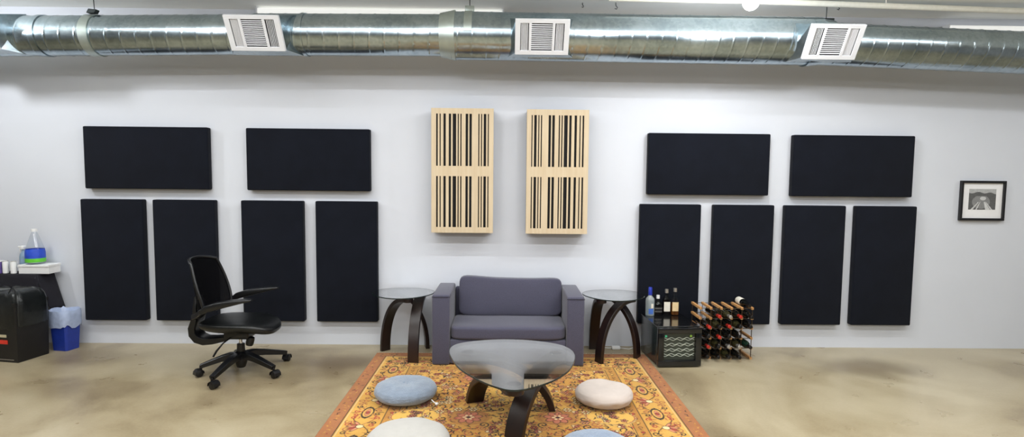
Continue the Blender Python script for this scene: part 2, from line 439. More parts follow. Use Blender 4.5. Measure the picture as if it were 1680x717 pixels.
b = B(); pts = [(.9, -.56, 3.322), (2.2, -.545, 3.318), (4.85, -.53, 3.262), (7.9, -.51, 3.205)]
b.tube(pts, .026, 14)
cp = single('ceiling_pipe', b, M_cream, 'cream painted pipe crossing the ceiling at the upper right', 'pipe', (.9, -.56, 3.30))
for x in (3.4, 5.6): mk('pipe_hanger', B().tube([(x, -.54, 3.29-(x-2.2)*.0211+.02), (x, -.54, CZ)], .005, 6), M_cream, cp)
M_wire = mat('grey wire', (90, 92, 92), .5, .5)
for x, y, sz, lab in ((.695, -.345, 1., 'small bent wire hook on the ceiling, first to the right of the middle vent'),
                     (1.0, -.369, 1.5, 'larger bent wire hook on the ceiling, second to the right of the middle vent'),
                     (3.05, -.40, 1.2, 'small dark wire hook on the ceiling above the right vent')):
    s = .03*sz
    single('ceiling_hook', B().tube([(x, y, CZ), (x, y, CZ-s*.6), (x+s*.35, y, CZ-s), (x+s*.2, y, CZ-s*1.35), (x-s*.2, y, CZ-s*1.2)], .0045, 8), M_wire, lab, 'hook', (x, y, CZ))

# ================================================================== ACOUSTIC PANELS
def panel_mesh(w, h, t=.075):
    b = B().box((-w/2, -t, 0), (w/2, -.002, h), .012, 3)
    b.box((-w/2+.02, -.004, .02), (w/2-.02, 0, h-.02)); return b
labelsV = ['tall black acoustic panel at the far left of the lower row, by the blue bin',
           'tall black acoustic panel behind the backrest of the office chair',
           'tall black acoustic panel behind the armrests of the office chair',
           'tall black acoustic panel just left of the left glass side table',
           'tall black acoustic panel behind the liquor bottles and the wine cooler',
           'tall black acoustic panel behind the wooden wine rack',
           'tall black acoustic panel right of the wine rack, second from the right end',
           'tall black acoustic panel at the far right of the lower row, nearest the picture']
labelsU = ['wide black acoustic panel at the far left of the upper row',
           'wide black acoustic panel of the upper row nearest the left slotted wooden panel',
           'wide black acoustic panel of the upper row nearest the right slotted wooden panel',
           'wide black acoustic panel at the far right of the upper row, nearest the picture']
src = None
for x, l in zip((-3.906, -3.197, -2.325, -1.589, 1.654, 2.391, 3.115, 3.834), labelsV):
    if src is None:
        src = mk('acoustic_panel', panel_mesh(.612, 1.217), M_black_fab); o = src
    else:
        o = src.copy(); COL.objects.link(o)
    o.location = (x, -.003, .255); tag(o, l, 'acoustic panel', 'tall acoustic panels of the lower row')
src = None
for x, z, l in zip((-3.548, -1.957, 2.02, 3.471), (1.576, 1.574, 1.568, 1.564), labelsU):
    if src is None: src = mk('acoustic_panel', panel_mesh(1.217, .612), M_black_fab); o = src
    else: o = src.copy(); COL.objects.link(o)
    o.location = (x, -.003, z); tag(o, l, 'acoustic panel', 'wide acoustic panels of the upper row')

# ================================================================== DIFFUSERS
slots = [(86,102),(119,130),(155,178),(206,228),(243,277),(291,302),(316,328),(366,390),(402,425),(487,498),(513,523),(538,562),(577,587)]
slots = [((a-40)/592, (c-40)/592) for a, c in slots]
def diffuser(x, z0, flip, label):
    W, H, D = .604, 1.21, .175
    t = thing('wooden_diffuser', label, 'sound diffuser', (x, 0, z0), 0, 'slotted wooden diffusers above the sofa')
    mk('core_box', B().box((x-W/2+.004, -D+.010, z0+.004), (x+W/2-.004, -.003, z0+H-.004), .003), M_diffblack, t)
    sl = [(1-c, 1-a) for a, c in slots[::-1]] if flip else slots
    b = B(); y0, y1 = -D, -D+.010
    X = lambda f: x-W/2+f*W
    rows = ((.043, .460), (.542, .955)) if not flip else ((.045, .458), (.540, .957))
    Z = lambda f: z0+H*(1-f)
    for fa, fb in ((0, rows[0][0]), (rows[0][1], rows[1][0]), (rows[1][1], 1)):
        b.box((x-W/2, y0, Z(fb)), (x+W/2, y1, Z(fa)))
    for (fa, fb) in rows:
        e = [0]+[v for s in sl for v in s]+[1]
        for k in range(0, len(e), 2): b.box((X(e[k]), y0, Z(fb)), (X(e[k+1]), y1, Z(fa)))
    bmesh.ops.remove_doubles(b.bm, verts=b.bm.verts[:], dist=1e-5)
    mk('slotted_front', b, M_ply, t, smooth=0)
diffuser(-.427, 1.178, False, 'left one of the two pale wooden panels with barcode slots above the sofa')
diffuser(.500, 1.175, True, 'right one of the two pale wooden panels with barcode slots above the sofa')

# ================================================================== PICTURE
pic = thing('picture_frame', 'small black framed black and white photograph on the right of the wall', 'picture', (4.84, 0, 1.333))
x0, x1, z0, z1 = 4.612, 5.070, 1.333, 1.737
M_frame = mat('black frame lacquer', (22, 22, 25), .35)
b = B(); w = .024
b.box((x0, -.034, z0), (x1, -.004, z0+w), .002, 1); b.box((x0, -.034, z1-w), (x1, -.004, z1), .002, 1)
b.box((x0, -.034, z0+w), (x0+w, -.004, z1-w), .002, 1); b.box((x1-w, -.034, z0+w), (x1, -.004, z1-w), .002, 1)
b.box((x0+.005, -.006, z0+.005), (x1-.005, 0, z1-.005))
mk('frame', b, M_frame, pic)
mk('mat_board', B().box((x0+w, -.016, z0+w), (x1-w, -.008, z1-w)), mat('white mat board', (232, 231, 232), .8, var=.01), pic)

def color_grid(name, img, x0, x1, ya, yb, zfun, m, parent, thick=0., vertical=False, base=None):
    """mesh grid whose faces carry the colours of img (rows from ya to yb)"""
    H, W = img.shape[:2]
    xs = np.linspace(x0, x1, W+1); ys = np.linspace(ya, yb, H+1)
    XX, YY = np.meshgrid(xs, ys)
    ZZ = zfun(XX, YY)
    if vertical: V = np.stack([XX, np.full_like(XX, base), YY], -1).reshape(-1, 3)
    else: V = np.stack([XX, YY, ZZ], -1).reshape(-1, 3)
    idx = np.arange((H+1)*(W+1)).reshape(H+1, W+1)
    F = np.stack([idx[:-1, :-1], idx[:-1, 1:], idx[1:, 1:], idx[1:, :-1]], -1).reshape(-1, 4)
    if yb < ya: F = F[:, ::-1]
    FC = img.reshape(-1, 3)
    if thick:
        # skirt
        ring = np.concatenate([idx[0, :], idx[1:, -1], idx[-1, :-1][::-1], idx[1:-1, 0][::-1]])
        n0 = len(V); Vs = V[ring].copy(); Vs[:, 2] = 0.0005; V = np.concatenate([V, Vs]); n = len(ring)
        a = ring; bq = np.roll(ring, -1); c = n0+np.roll(np.arange(n), -1); d = n0+np.arange(n)
        F2 = np.stack([a, d, c, bq], -1)
        if yb < ya: F2 = F2[:, ::-1]
        F = np.concatenate([F, F2]); FC = np.concatenate([FC, np.tile(np.array([[.33, .15, .06]]), (n, 1))])
    me = bpy.data.meshes.new(name); me.vertices.add(len(V)); me.vertices.foreach_set('co', V.astype(np.float32).ravel())
    me.loops.add(F.size); me.loops.foreach_set('vertex_index', F.astype(np.int32).ravel())
    me.polygons.add(len(F)); me.polygons.foreach_set('loop_start', np.arange(0, F.size, 4, dtype=np.int32))
    me.update(calc_edges=True)
    ca = me.color_attributes.new('Weave', 'FLOAT_COLOR', 'CORNER')
    C4 = np.ones((len(F), 4), np.float32); C4[:, :3] = FC; ca.data.foreach_set('color', np.repeat(C4, 4, axis=0).ravel())
    me.materials.append(m)
    o = bpy.data.objects.new(name, me); COL.objects.link(o)
    if parent is not None:
        o.parent = parent; off = np.array(parent.location)
        me.vertices.foreach_set('co', (V-off).astype(np.float32).ravel()); me.update()
    return o
# greyscale road-and-hill photograph
HH, WW = 70, 94
yy, xx = np.mgrid[0:HH, 0:WW]; v = yy/HH; u = xx/WW
g = np.full((HH, WW), .42)
g += .14*rng.standard_normal((HH, WW))*.3
ridge = .16+.10*np.abs(u-.35)**1.3+.03*np.sin(u*14)
g = np.where(v > ridge, .09+.05*rng.random((HH, WW)), g)
g = np.where((v > .34) & (np.hypot((u-.45)/.33, (v-.62)/.33) < 1), .20+.08*rng.random((HH, WW)), g)
g = np.where(np.hypot((u-.52)/.11, (v-.45)/.09) < 1, .55, g)
for ux, wd in ((.18, .05), (.32, .03), (.68, .10), (.80, .04)):
    c = .5+(ux-.5)*(v-.40)/.5; g = np.where((v > .62) & (np.abs(u-c) < wd*(v-.45)*1.6), .55+.12*rng.random((HH, WW)), g)
g = np.clip(g, .02, .8)[..., None]*np.ones(3)
pm = attr_mat('photographic print', .4, 0, 40, 0)
color_grid('print', g, 4.703, 4.981, 1.654, 1.444, lambda X, Y: X*0, pm, pic, vertical=True, base=-.0175)

# ================================================================== RUG
RX0, RX1, RY0, RY1 = -1.243, 1.375, -.285, -3.2
RC = (RX0+RX1)/2; HWID = (RX1-RX0)/2
res = .005
RW = int((RX1-RX0)/res); RH = int((RY0-RY1)/res)
C = lambda *c: np.array(lin(c))
GOLD, GOLD2, OCH, RUST, RUST2, DARK, RED, CREAM, TEAL, PINK = C(210,164,78), C(188,138,58), C(164,110,46), C(164,108,64), C(146,88,52), C(34,20,20), C(156,58,42), C(222,196,146), C(158,156,116), C(196,128,92)
def vnoise(h, w, s):
    gx = rng.random((h//s+3, w//s+3)); y = np.arange(h)/s; x = np.arange(w)/s
    yi = y.astype(int); xi = x.astype(int); fy = (y-yi)[:, None]; fx = (x-xi)[None]; fy = fy*fy*(3-2*fy); fx = fx*fx*(3-2*fx)
    a = gx[yi][:, xi]; b_ = gx[yi][:, xi+1]; c = gx[yi+1][:, xi]; d = gx[yi+1][:, xi+1]
    return (a*(1-fx)+b_*fx)*(1-fy)+(c*(1-fx)+d*fx)*fy
hw = RW//2+1
img = np.empty((RH, hw, 3))          # right half, column 0 = centre line, u = distance from the centre in metres
n1 = vnoise(RH, hw, 46); n2 = vnoise(RH, hw, 9)
k = np.clip(n1*.75+n2*.35, 0, 1)[..., None]
img[:] = GOLD*(1-k)+GOLD2*k
def blend(sl, mask, col):
    reg = img[sl]; m = mask[..., None]; img[sl] = reg*(1-m)+col*m
def window(u, v, r):
    c0 = max(0, int((u-r)/res)); c1 = min(hw, int((u+r)/res)+2); r0 = max(0, int((v-r)/res)); r1 = min(RH, int((v+r)/res)+2)
    if c0 >= c1 or r0 >= r1: return None
    U = (np.arange(c0, c1)+.5)*res-u; V = (np.arange(r0, r1)+.5)*res-v
    return (slice(r0, r1), slice(c0, c1)), U[None, :], V[:, None]
def ell(u, v, a, b_, rot, col, edge=None, ew=.005, op=1.):
    w = window(u, v, max(a, b_)+ew+.01)
    if not w: return
    sl, U, V = w; c, s = math.cos(rot), math.sin(rot); x = (U*c+V*s)/a; y = (-U*s+V*c)/b_
    d = (np.sqrt(x*x+y*y)-1)*min(a, b_)
    if edge is not None: blend(sl, np.clip((ew-d)/res+.5, 0, 1)*op, edge)
    blend(sl, np.clip(-d/res+.5, 0, 1)*op, col)
def stroke(pts, wd, col, op=1.):
    P = np.array(pts)
    for p, q in zip(P[:-1], P[1:]):
        m = (p+q)/2; r = np.linalg.norm(q-p)/2+wd+.01
        w = window(m[0], m[1], r)
        if not w: continue
        sl, U, V = w; X = U+m[0]-p[0]; Y = V+m[1]-p[1]; d = q-p; L2 = d@d+1e-9
        t = np.clip((X*d[0]+Y*d[1])/L2, 0, 1); ds = np.hypot(X-t*d[0], Y-t*d[1])
        blend(sl, np.clip((wd/2-ds)/res+.5, 0, 1)*op, col)
def spiral(u, v, r, a0, turns, wd, col, op=1.):
    n = int(14*turns)+4
    stroke([(u+r*(1-.85*i/n)*math.cos(a0+2*PI*turns*i/n), v+r*(1-.85*i/n)*math.sin(a0+2*PI*turns*i/n)) for i in range(n+1)], wd, col, op)
def flower(u, v, r, n, pc, ec, cc, a0=0.):
    for i in range(n):
        a = a0+2*PI*i/n; ell(u+r*.62*math.cos(a), v+r*.62*math.sin(a), r*.36, r*.24, a, pc, ec, .005)
    ell(u, v, r*.3, r*.3, 0, cc, ec, .004)
def leaf(u, v, l, a, col, curve=.35):
    p = [(u+l*(t-.5)*math.cos(a)-curve*l*(4*t*(1-t))*math.sin(a)*.5, v+l*(t-.5)*math.sin(a)+curve*l*(4*t*(1-t))*math.cos(a)*.5) for t in (0, .25, .5, .75, 1)]
    for i, wd in enumerate((.006, .011, .011, .006)): stroke(p[i:i+2], wd*max(.6, l/.05), col)
def palmette(u, v, s, a):
    for i in (-2, -1, 0, 1, 2):
        b_ = a+i*.5; ell(u+s*.6*math.cos(b_), v+s*.6*math.sin(b_), s*.5, s*.15, b_, RED if i % 2 else PINK, DARK, .004)
    ell(u, v, s*.32, s*.32, 0, CREAM, DARK, .005)
BW = .12                         # outer rust stripe
uf = HWID
U_ = (np.arange(hw)+.5)*res; V_ = (np.arange(RH)+.5)*res
DV, DU = np.meshgrid(V_, uf-U_, indexing='ij')
D = np.minimum(DV, DU)                        # distance from the rug edge
D = np.minimum(D, (RY0-RY1)-DV)
kk = (n1*.6+n2*.4)[..., None]
field = ((D > .50))[..., None]
def fill(mask, ca, cb):
    m = mask[..., None]; img[:] = np.where(m, ca*(1-kk)+cb*kk, img)
fill(D < .105, RUST, RUST2); fill((D > .39) & (D < .47), GOLD2, OCH)
fill((D > .50) & (n1 > .62), OCH, GOLD2)
# repeated small work in the guard stripes
def along(dist, step):
    """points that follow the rug outline at a distance from its edge (right half): (u, v, direction)"""
    out = []
    ny = int((RH*res-2*dist)/step)
    for i in range(ny+1): out.append((uf-dist, dist+step*i, PI/2))
    nx = int((uf-dist)/step)
    for i in range(nx+1): out.append((uf-dist-step*i, dist, PI)); out.append((uf-dist-step*i, RH*res-dist, PI))
    return out
for u, v, a in along(.05, .026):
    leaf(u+random.uniform(-.03, .03), v+random.uniform(-.01, .01), random.uniform(.02, .036), a+random.uniform(-1.4, 1.4), random.choice([OCH, GOLD2, GOLD2, RED*.7, DARK]))
for u, v, a in along(.43, .075):
    ell(u, v, .012, .012, 0, random.choice([GOLD, RED, OCH]), DARK, .004)
    leaf(u+.03*math.cos(a), v+.03*math.sin(a), .03, a+.8*random.choice([-1, 1]), DARK)
for d, wd, c in ((.107, .008, DARK), (.122, .006, CREAM*.8), (.385, .007, DARK), (.475, .007, DARK), (.49, .006, RUST2)):
    p = [(0, d), (uf-d, d), (uf-d, RH*res-d), (0, RH*res-d)]
    stroke(p, wd, c)
# main border: winding vine with palmettes, curls and leaves
mid = .253
for sgn in (1, -1):
    pts = [(uf-mid+sgn*.075*math.sin(t*2*PI/.46), t) for t in np.arange(.05, RH*res, .02)]; stroke(pts, .0075, DARK if sgn > 0 else RUST2)
    pts = [(t, mid+sgn*.075*math.cos(t*2*PI/.46)) for t in np.arange(0, uf-.2, .02)]; stroke(pts, .0075, DARK if sgn > 0 else RUST2)
i = 0
for u, v, a in along(mid, .23):
    i += 1
    if i % 2: palmette(u, v, .075, a+PI/2*(1 if i % 4 == 1 else -1))
    else:
        ell(u, v, .075, .034, a, GOLD, DARK, .011); ell(u, v, .05, .018, a, PINK, RUST2, .004); ell(u, v, .018, .012, a, RED, DARK, .004)
        for q in range(8): leaf(u+.1*math.cos(a+q*PI/4), v+.06*math.sin(a+q*PI/4)*1.5, .035, a+q*PI/4, RED if q % 2 else DARK)
for u, v, a in along(mid, .062):
    for s in (-1, 1):
        du, dv = -math.sin(a)*s*.09+random.uniform(-.02, .02), math.cos(a)*s*.09+random.uniform(-.02, .02)
        spiral(u+du, v+dv, random.uniform(.022, .034), random.uniform(0, 6), 1.1, .0085, random.choice([DARK, DARK, RUST2, RED]))
        leaf(u+du*.6, v+dv*.6, .035, random.uniform(0, 6), random.choice([DARK, RED, OCH]))
# field: rosettes, cartouches, scrolls
rows = [(.32, 1.475), (.32, 2.45), (.32, .66)]
for u, v in rows:
    ell(u, v, .155, .13, 0, OCH*.75+RUST*.25, GOLD2, .012, .8)
    for q in range(16): leaf(u+.135*math.cos(q*PI/8), v+.115*math.sin(q*PI/8), .03, q*PI/8+1.2, random.choice([DARK, RUST2]))
    flower(u, v, .10, 8, PINK*.6+RED*.4, DARK, RED, .2); flower(u, v, .045, 6, CREAM, RED, DARK)
def cart(u, v, a, b_):
    ell(u, v, a+.016, b_+.016, .12, TEAL*.6+GOLD*.4, None, .004, .8); ell(u, v, a, b_, .12, GOLD, RUST2, .004)
    for q in range(26): leaf(u+(a+.01)*math.cos(q*PI/13), v+(b_+.01)*math.sin(q*PI/13), .03, q*PI/13+PI/2+.5, random.choice([DARK, RED, RUST2]))
    for q in range(11): flower(u+random.uniform(-.7, .7)*a, v+random.uniform(-.65, .65)*b_, random.uniform(.018, .03), 5, random.choice([PINK, CREAM, RUST]), DARK, RED)
    for q in range(9): leaf(u+random.uniform(-.75, .75)*a, v+random.uniform(-.7, .7)*b_, .04, random.uniform(0, 6), DARK)
for u, v in ((.70, 1.46), (.70, 2.5), (.0, 1.0), (.0, 1.98)): cart(u, v, .17 if u else .12, .12)
pts = []
for row in range(60):
    pass
cand = []
for tries in range(7000):
    u, v = random.uniform(0, uf-.5), random.uniform(.5, RH*res-.05)
    if any(math.hypot(u-a, (v-b_)*1.1) < .155 for a, b_ in rows): continue
    if any(math.hypot((u-a)/1.3, v-b_) < .15 for a, b_ in ((.70, 1.46), (.70, 2.5), (0, 1.0), (0, 1.98))): continue
    if any(math.hypot(u-a, v-b_) < .05 for a, b_ in cand): continue
    cand.append((u, v))
for j, (u, v) in enumerate(cand):
    q = j % 6
    if q in (0, 3): spiral(u, v, random.uniform(.025, .045), random.uniform(0, 6), random.choice([.7, 1.2]), .0095, random.choice([DARK, DARK, RUST2])); leaf(u+.03, v+.02, .03, random.uniform(0, 6), RED)
    elif q == 1: flower(u, v, random.uniform(.024, .036), 6, random.choice([RED, PINK, CREAM]), DARK, OCH)
    elif q == 2: palmette(u, v, .034, random.uniform(0, 6))
    else:
        a = random.uniform(0, 6); leaf(u, v, random.uniform(.045, .07), a, DARK); leaf(u+.02*math.cos(a+1.4), v+.02*math.sin(a+1.4), .04, a+.7, random.choice([RED, OCH, DARK]))
for j in range(800):
    leaf(random.uniform(0, uf-.5), random.uniform(.5, RH*res), random.uniform(.02, .035), random.uniform(0, 6), random.choice([DARK, DARK, RUST2, OCH, RED]))
full = np.concatenate([img[:, ::-1], img], 1)[:, :2*hw]
full = np.clip(full*(.93+.14*rng.random(full.shape[:2])[..., None]), 0, 1)
wear = vnoise(RH, full.shape[1], 60)[..., None]; full = full*(.9+.2*wear)
keep = int((3.0)/res)
full = full[:min(RH, keep)]
M_rug = attr_mat('persian wool weave', .95, .35, 420, .15)
rug = thing('persian_rug', 'gold and rust orange Persian rug with red rosettes under the sofa and coffee table', 'rug', (RC, -1.7, 0))
RYE = RY0-full.shape[0]*res
ph = lambda X, Y: .0065+.0007*np.sin(X*310)*np.sin(Y*290)
color_grid('woven_pile', full, RX0, RX1, RY0, RYE, ph, M_rug, rug, thick=.006)
b = B(); M_fr = mat('cream cotton fringe', (226, 214, 190), .95)
n = 170
for i in range(n):
    x = RX0+.01+(RX1-RX0-.02)*i/(n-1)
    b.tube([(x, RY0+.0005, .005), (x+random.uniform(-.004, .004), RY0+.012, .0045), (x+random.uniform(-.009, .009), RY0+random.uniform(.02, .03), .0025)], .0022, 4)
fr = mk('fringe', b, M_fr, rug); fr['label'] = 'cream cotton fringe along the back edge'
RZ = .0076

# ================================================================== SOFA
sofa = thing('sofa', 'blue grey two seat sofa with square arms against the white wall', 'sofa', (.03, -.34, RZ))
AX0, AX1, BX0, BX1 = -.662, -.502, .566, .724
FY, BY = -.645, -.03
def soften(b): return b
mk('arm', B().box((AX0, FY, RZ), (AX1, BY, .655), .016, 3), M_sofa, sofa)
mk('arm', B().box((BX0, FY-.012, RZ), (BX1, BY, .645), .016, 3), M_sofa, sofa)
for (xa, xb, z, fy) in ((AX0, AX1, .637, FY), (BX0, BX1, .627, FY-.012)):
    s = mk('piping', B().tube([(xa-.001, fy+.012, z-.004), (xa+.014, fy-.0015, z), ((xa+xb)/2, fy-.002, z+.001), (xb-.014, fy-.0015, z), (xb+.001, fy+.012, z-.006), (xb+.001, fy+.1, z+.006)], .0028, 6), M_seam, sofa)
mk('base', B().box((AX1+.002, FY+.008, RZ+.012), (BX0-.002, BY-.005, .238), .012, 2), M_sofa, sofa)
mk('back', B().box((AX1+.002, -.078, .238), (BX0-.002, BY-.002, .625), .02, 3), M_sofa, sofa)
def seatfn(p, a, b_, d):
    return p+Vector((0, 0, .006*noise.noise(Vector((p.x*5, p.y*5, 1)))))
sc = mk('seat_cushion', B().soft((.032, -.372, .300), (.531, .280, .062), 9, 14, (0, .015, .10), fn=seatfn), M_sofa, sofa, smooth=60)
def backfn(p, a, b_, d):
    p.z += .018*abs(a)**3*(d > 0)*d + .012*(-a if d > 0 else 0)*d - .008*(1-a*a)*max(0, d)
    p.y += .022*d + .008*noise.noise(Vector((p.x*4, p.z*6, 3)))
    return p
bc = mk('back_cushion', B().soft((.055, -.150, .546), (.508, .052, .186), 9, 18, (0, .45, .0), fn=backfn), M_sofa, sofa, smooth=60)
# ================================================================== BENTWOOD TABLES
def bent_leg(F, T, H, w, t, z0=0., n=22, mix=0.):
    F = Vector((*F, 0)); T = Vector((*T, 0)); u = (T-F); Ln = u.length; u.normalize(); side = Vector((-u.y, u.x, 0))
    rs = []
    for i in range(n+1):
        f = PI/2*i/n
        s = Ln*((1-mix)*(1-math.cos(f))+mix*i/n); z = z0+(H-t/2-z0)*math.sin(f)**.92
        ds = ((1-mix)*math.sin(f)+mix*2/PI)*Ln; dz = (H-z0)*math.cos(f)
        tl = math.hypot(ds, dz); nx, nz = -dz/tl, ds/tl      # outward normal in the leg's plane
        if i == 0: nx, nz = -1, 0
        c = F+u*s+Vector((0, 0, z)); N = u*nx+Vector((0, 0, nz))
        bev = .12
        ring = []
        for sw, st in ((-1, -.8), (-.94, -1), (.94, -1), (1, -.8), (1, .8), (.94, 1), (-.94, 1), (-1, .8)):
            ring.append(c+side*sw*w/2+N*st*t/2)
        rs.append(ring)
    # rounded end
    last = rs[-1]; c = T+Vector((0, 0, H-t/2))
    for e in (.35, .7, .95):
        k = math.sqrt(1-e*e)
        rs.append([c+u*(w/2*e)+(p-c)-side*((p-c).dot(side)*(1-k)) for p in last])
    return B().rings(rs)
def smooth_loop(P, n=10):
    P = [Vector(p) for p in P]; m = len(P); out = []
    for i in range(m):
        a, b_, c, d = P[i-1], P[i], P[(i+1) % m], P[(i+2) % m]
        for k in range(n):
            t = k/n; out.append(.5*((2*b_)+(c-a)*t+(2*a-5*b_+4*c-d)*t*t+(3*b_-a-3*c+d)*t**3))
    return out
def glass_top(poly, z0, z1):
    b = B(); n = len(poly); c = sum((Vector(p) for p in poly), Vector((0, 0)))/n
    ins = [Vector(p)+(c-Vector(p)).normalized()*.004 for p in poly]
    e = .0015
    rs = [[(p[0], p[1], z0) for p in ins], [(p[0], p[1], z0+e) for p in poly], [(p[0], p[1], z1-e) for p in poly], [(p[0], p[1], z1) for p in ins]]
    b.rings(rs, True)
    for f in b.bm.faces: f.material_index = 1 if len(f.verts) == 4 else 0
    return b
def side_table(feet, zs, centre, rx, ry, ang, label):
    t = thing('side_table', label, 'side table', (centre[0], centre[1], 0), 0, 'glass side tables flanking the sofa')
    ZT = .598
    poly = []
    for i in range(72):
        a = 2*PI*i/72; k = 1+.045*math.cos(3*(a-ang))
        poly.append((centre[0]+rx*k*math.cos(a), centre[1]+ry*k*math.sin(a)))
    mk('glass_top', glass_top(poly, ZT, ZT+.010), [M_gl, M_glrim], t, smooth=0)
    for i in range(3):
        F = Vector(feet[i]); T = Vector(feet[(i+1) % 3]); T = F+(T-F)*.86
        T = T+(Vector(centre)-T)*.12
        lg = mk('leg', bent_leg(F, T, ZT-.006, .098, .036, zs[i]), M_wood_dk, t)
        mk('glass_pad', B().lathe([(.02, -.0065), (.02, 0)], (T.x, T.y, ZT), 20), M_steel, lg)
side_table([(-1.185, -.185), (-.845, -.57), (-.785, -.085)], [0, RZ, 0], (-.985, -.31), .298, .262, PI/2+PI, 'glass side table left of the sofa, in front of the black panel edge')
side_table([(.885, -.545), (1.275, -.385), (.905, -.10)], [RZ, RZ, 0], (1.05, -.335), .298, .268, PI/2+PI, 'glass side table right of the sofa, beside the wine cooler')

ct = thing('coffee_table', 'low glass coffee table with dark bentwood legs in front of the sofa', 'coffee table', (.06, -1.75, RZ))
poly = smooth_loop([(-.408, -1.606), (-.36, -1.42), (-.148, -1.318), (.059, -1.297), (.27, -1.340), (.450, -1.455), (.513, -1.66), (.452, -1.96), (.34, -2.165), (.200, -2.305), (.066, -2.372), (-.055, -2.315), (-.20, -2.15), (-.325, -1.929)], 8)
mk('glass_top', glass_top(poly, .430, .442), [M_gl, M_glrim], ct, smooth=0)
feet = [(-.225, -1.475), (.07, -2.075), (.356, -1.595)]; tops = [(.06, -2.235), (.378, -1.60), (-.272, -1.59)]
for F, T in zip(feet, tops):
    lg = mk('leg', bent_leg(F, T, .418, .135, .046, RZ, mix=.28), M_wood_dk, ct)
    mk('glass_disc', B().lathe([(.040, -.0125), (.047, -.011), (.047, -.002), (.045, 0)], (T[0], T[1], .430), 24), M_steel, lg)

# ================================================================== FLOOR CUSHIONS
def cushion(name, x, y, r, h, rgb, label, fuzzy, seed, rz=0., ry=1.):
    m = mat(name+str(seed), rgb, .95, var=.07 if fuzzy else .02, scale=18, bump=.5 if fuzzy else .12, bscale=130 if fuzzy else 60, sheen=.5 if fuzzy else .2, spec=.15)
    t = thing('floor_cushion', label, 'floor cushion', (x, y, RZ), rz, 'round floor cushions on the rug')
    seg = 96; prof = [(.02, .0), (.35, .0), (.62, .015), (.82, .10), (.94, .24), (.995, .42), (1., .52), (.985, .62), (.93, .76), (.83, .87), (.68, .95), (.5, .99), (.3, .975), (.12, .93), (.02, .915)]
    pp = []
    for (a, c), (d, e) in zip(prof[:-1], prof[1:]):
        for q in range(3): pp.append((a+(d-a)*q/3, c+(e-c)*q/3))
    pp.append(prof[-1])
    rs = []
    for pr, pz in pp:
        ring = []
        for k in range(seg):
            a = 2*PI*k/seg; p = Vector((math.cos(a), math.sin(a), pz*2))
            nn = noise.noise(p*1.6+Vector((seed*7, 0, 0)))*.035+(noise.noise(p*9+Vector((seed, 3, 0)))*.014+noise.noise(p*26)*.012)*(1 if fuzzy else .45)
            rr = r*pr*(1+nn*min(1, pr*1.4))
            zz = h*pz*(1+(.07*noise.noise(Vector((math.cos(a)*pr*2, math.sin(a)*pr*2, seed)))+(.02*noise.noise(p*22) if fuzzy else 0)) if pz > .3 else 1)
            if not fuzzy: zz += .004*math.sin(k*PI*2/seg*14+seed)*(.2 < pz < .5)
            ring.append((rr*math.cos(a), rr*ry*math.sin(a), zz))
        rs.append(ring)
    mk('cushion_body', B().rings(rs), m, t, world=False, smooth=80)
    return t, m
t, m = cushion('blue grey plush', -.762, -1.42, .238, .132, (126, 138, 154), 'fuzzy blue grey round cushion on the rug left of the coffee table', True, 1)
b = B().tube([(.215, -.115, .035), (.235, -.13, .022), (.25, -.14, .02)], .004, 6); b.soft((.257, -.143, .014), (.013, .013, .012), 2, 3)
mk('zip_pull', b, M_white, t, world=False)['label'] = 'small white bobble on the seam'
cushion('pale pink', .766, -1.475, .222, .13, (190, 178, 170), 'pale beige pink round cushion on the rug right of the coffee table', False, 2)
cushion('off white', -.605, -2.235, .262, .125, (176, 173, 168), 'off white round cushion cut by the bottom edge, left of the table leg', False, 3)
cushion('light blue', .575, -2.36, .235, .12, (126, 140, 160), 'light blue round cushion barely showing at the bottom edge', True, 4)

# ================================================================== OFFICE CHAIR
CX, CY = -2.29, -.86
ch = thing('office_chair', 'black office chair with mesh back and flip up arms, facing right by the wall', 'office chair', (CX, CY, 0))
W = lambda x, y, z: (CX+x, CY+y, z)
mk('base_hub', B().lathe([(.03, .055), (.036, .06), (.05, .105), (.056, .13), (.052, .185), (.034, .20), (.032, .262), (.028, .265)], (CX, CY, 0), 24), M_plastic, ch)
for k, (ex, ey) in enumerate(((-.305, -.085), (-.065, -.365), (.325, -.11), (.265, .31), (-.19, .31))):
    RB = math.hypot(ex, ey); c, s = ex/RB, ey/RB; a = math.atan2(ey, ex)
    P = [W(c*r, s*r, z) for r, z in ((.02, .158), (RB*.27, .160), (RB*.5, .142), (RB*.78, .112), (RB, .088))]
    mk('base_leg', B().tube(P, .02, 12, flat=[(.036, .032), (.034, .029), (.031, .025), (.027, .021), (.023, .018)]), M_plastic, ch)
    b = B(); sw = a+.9*math.sin(k*2.1)+.6
    ox, oy = math.cos(sw), math.sin(sw)
    base = Vector(W(c*RB, s*RB, 0))
    b.tube([base+Vector((0, 0, .05)), base+Vector((0, 0, .092))], .011, 10)
    ax = Vector((-oy, ox, 0)); wc = base+Vector((ox*.018, oy*.018, .031))
    for sd in (-1, 1):
        rs = []
        for off, rr in ((.004, .022), (.006, .0305), (.024, .0305), (.029, .020)):
            cc = wc+ax*off*sd; e1 = Vector((ox, oy, 0)); e2 = Vector((0, 0, 1))
            rs.append([cc+(e1*math.cos(2*PI*j/18)+e2*math.sin(2*PI*j/18))*rr for j in range(18)])
        b.rings(rs)
    hood = []
    for off in (-.031, .031):
        hood.append([wc+ax*off+(Vector((ox, oy, 0))*math.cos(q)+Vector((0, 0, 1))*math.sin(q))*.038 for q in [(-.2+PI*.22*j) for j in range(6)]]+[wc+ax*off+(Vector((ox, oy, 0))*math.cos(q)+Vector((0, 0, 1))*math.sin(q))*.0335 for q in [(-.2+PI*.22*j) for j in range(5, -1, -1)]])
    b.rings(hood)
    mk('caster', b, M_plastic, ch)
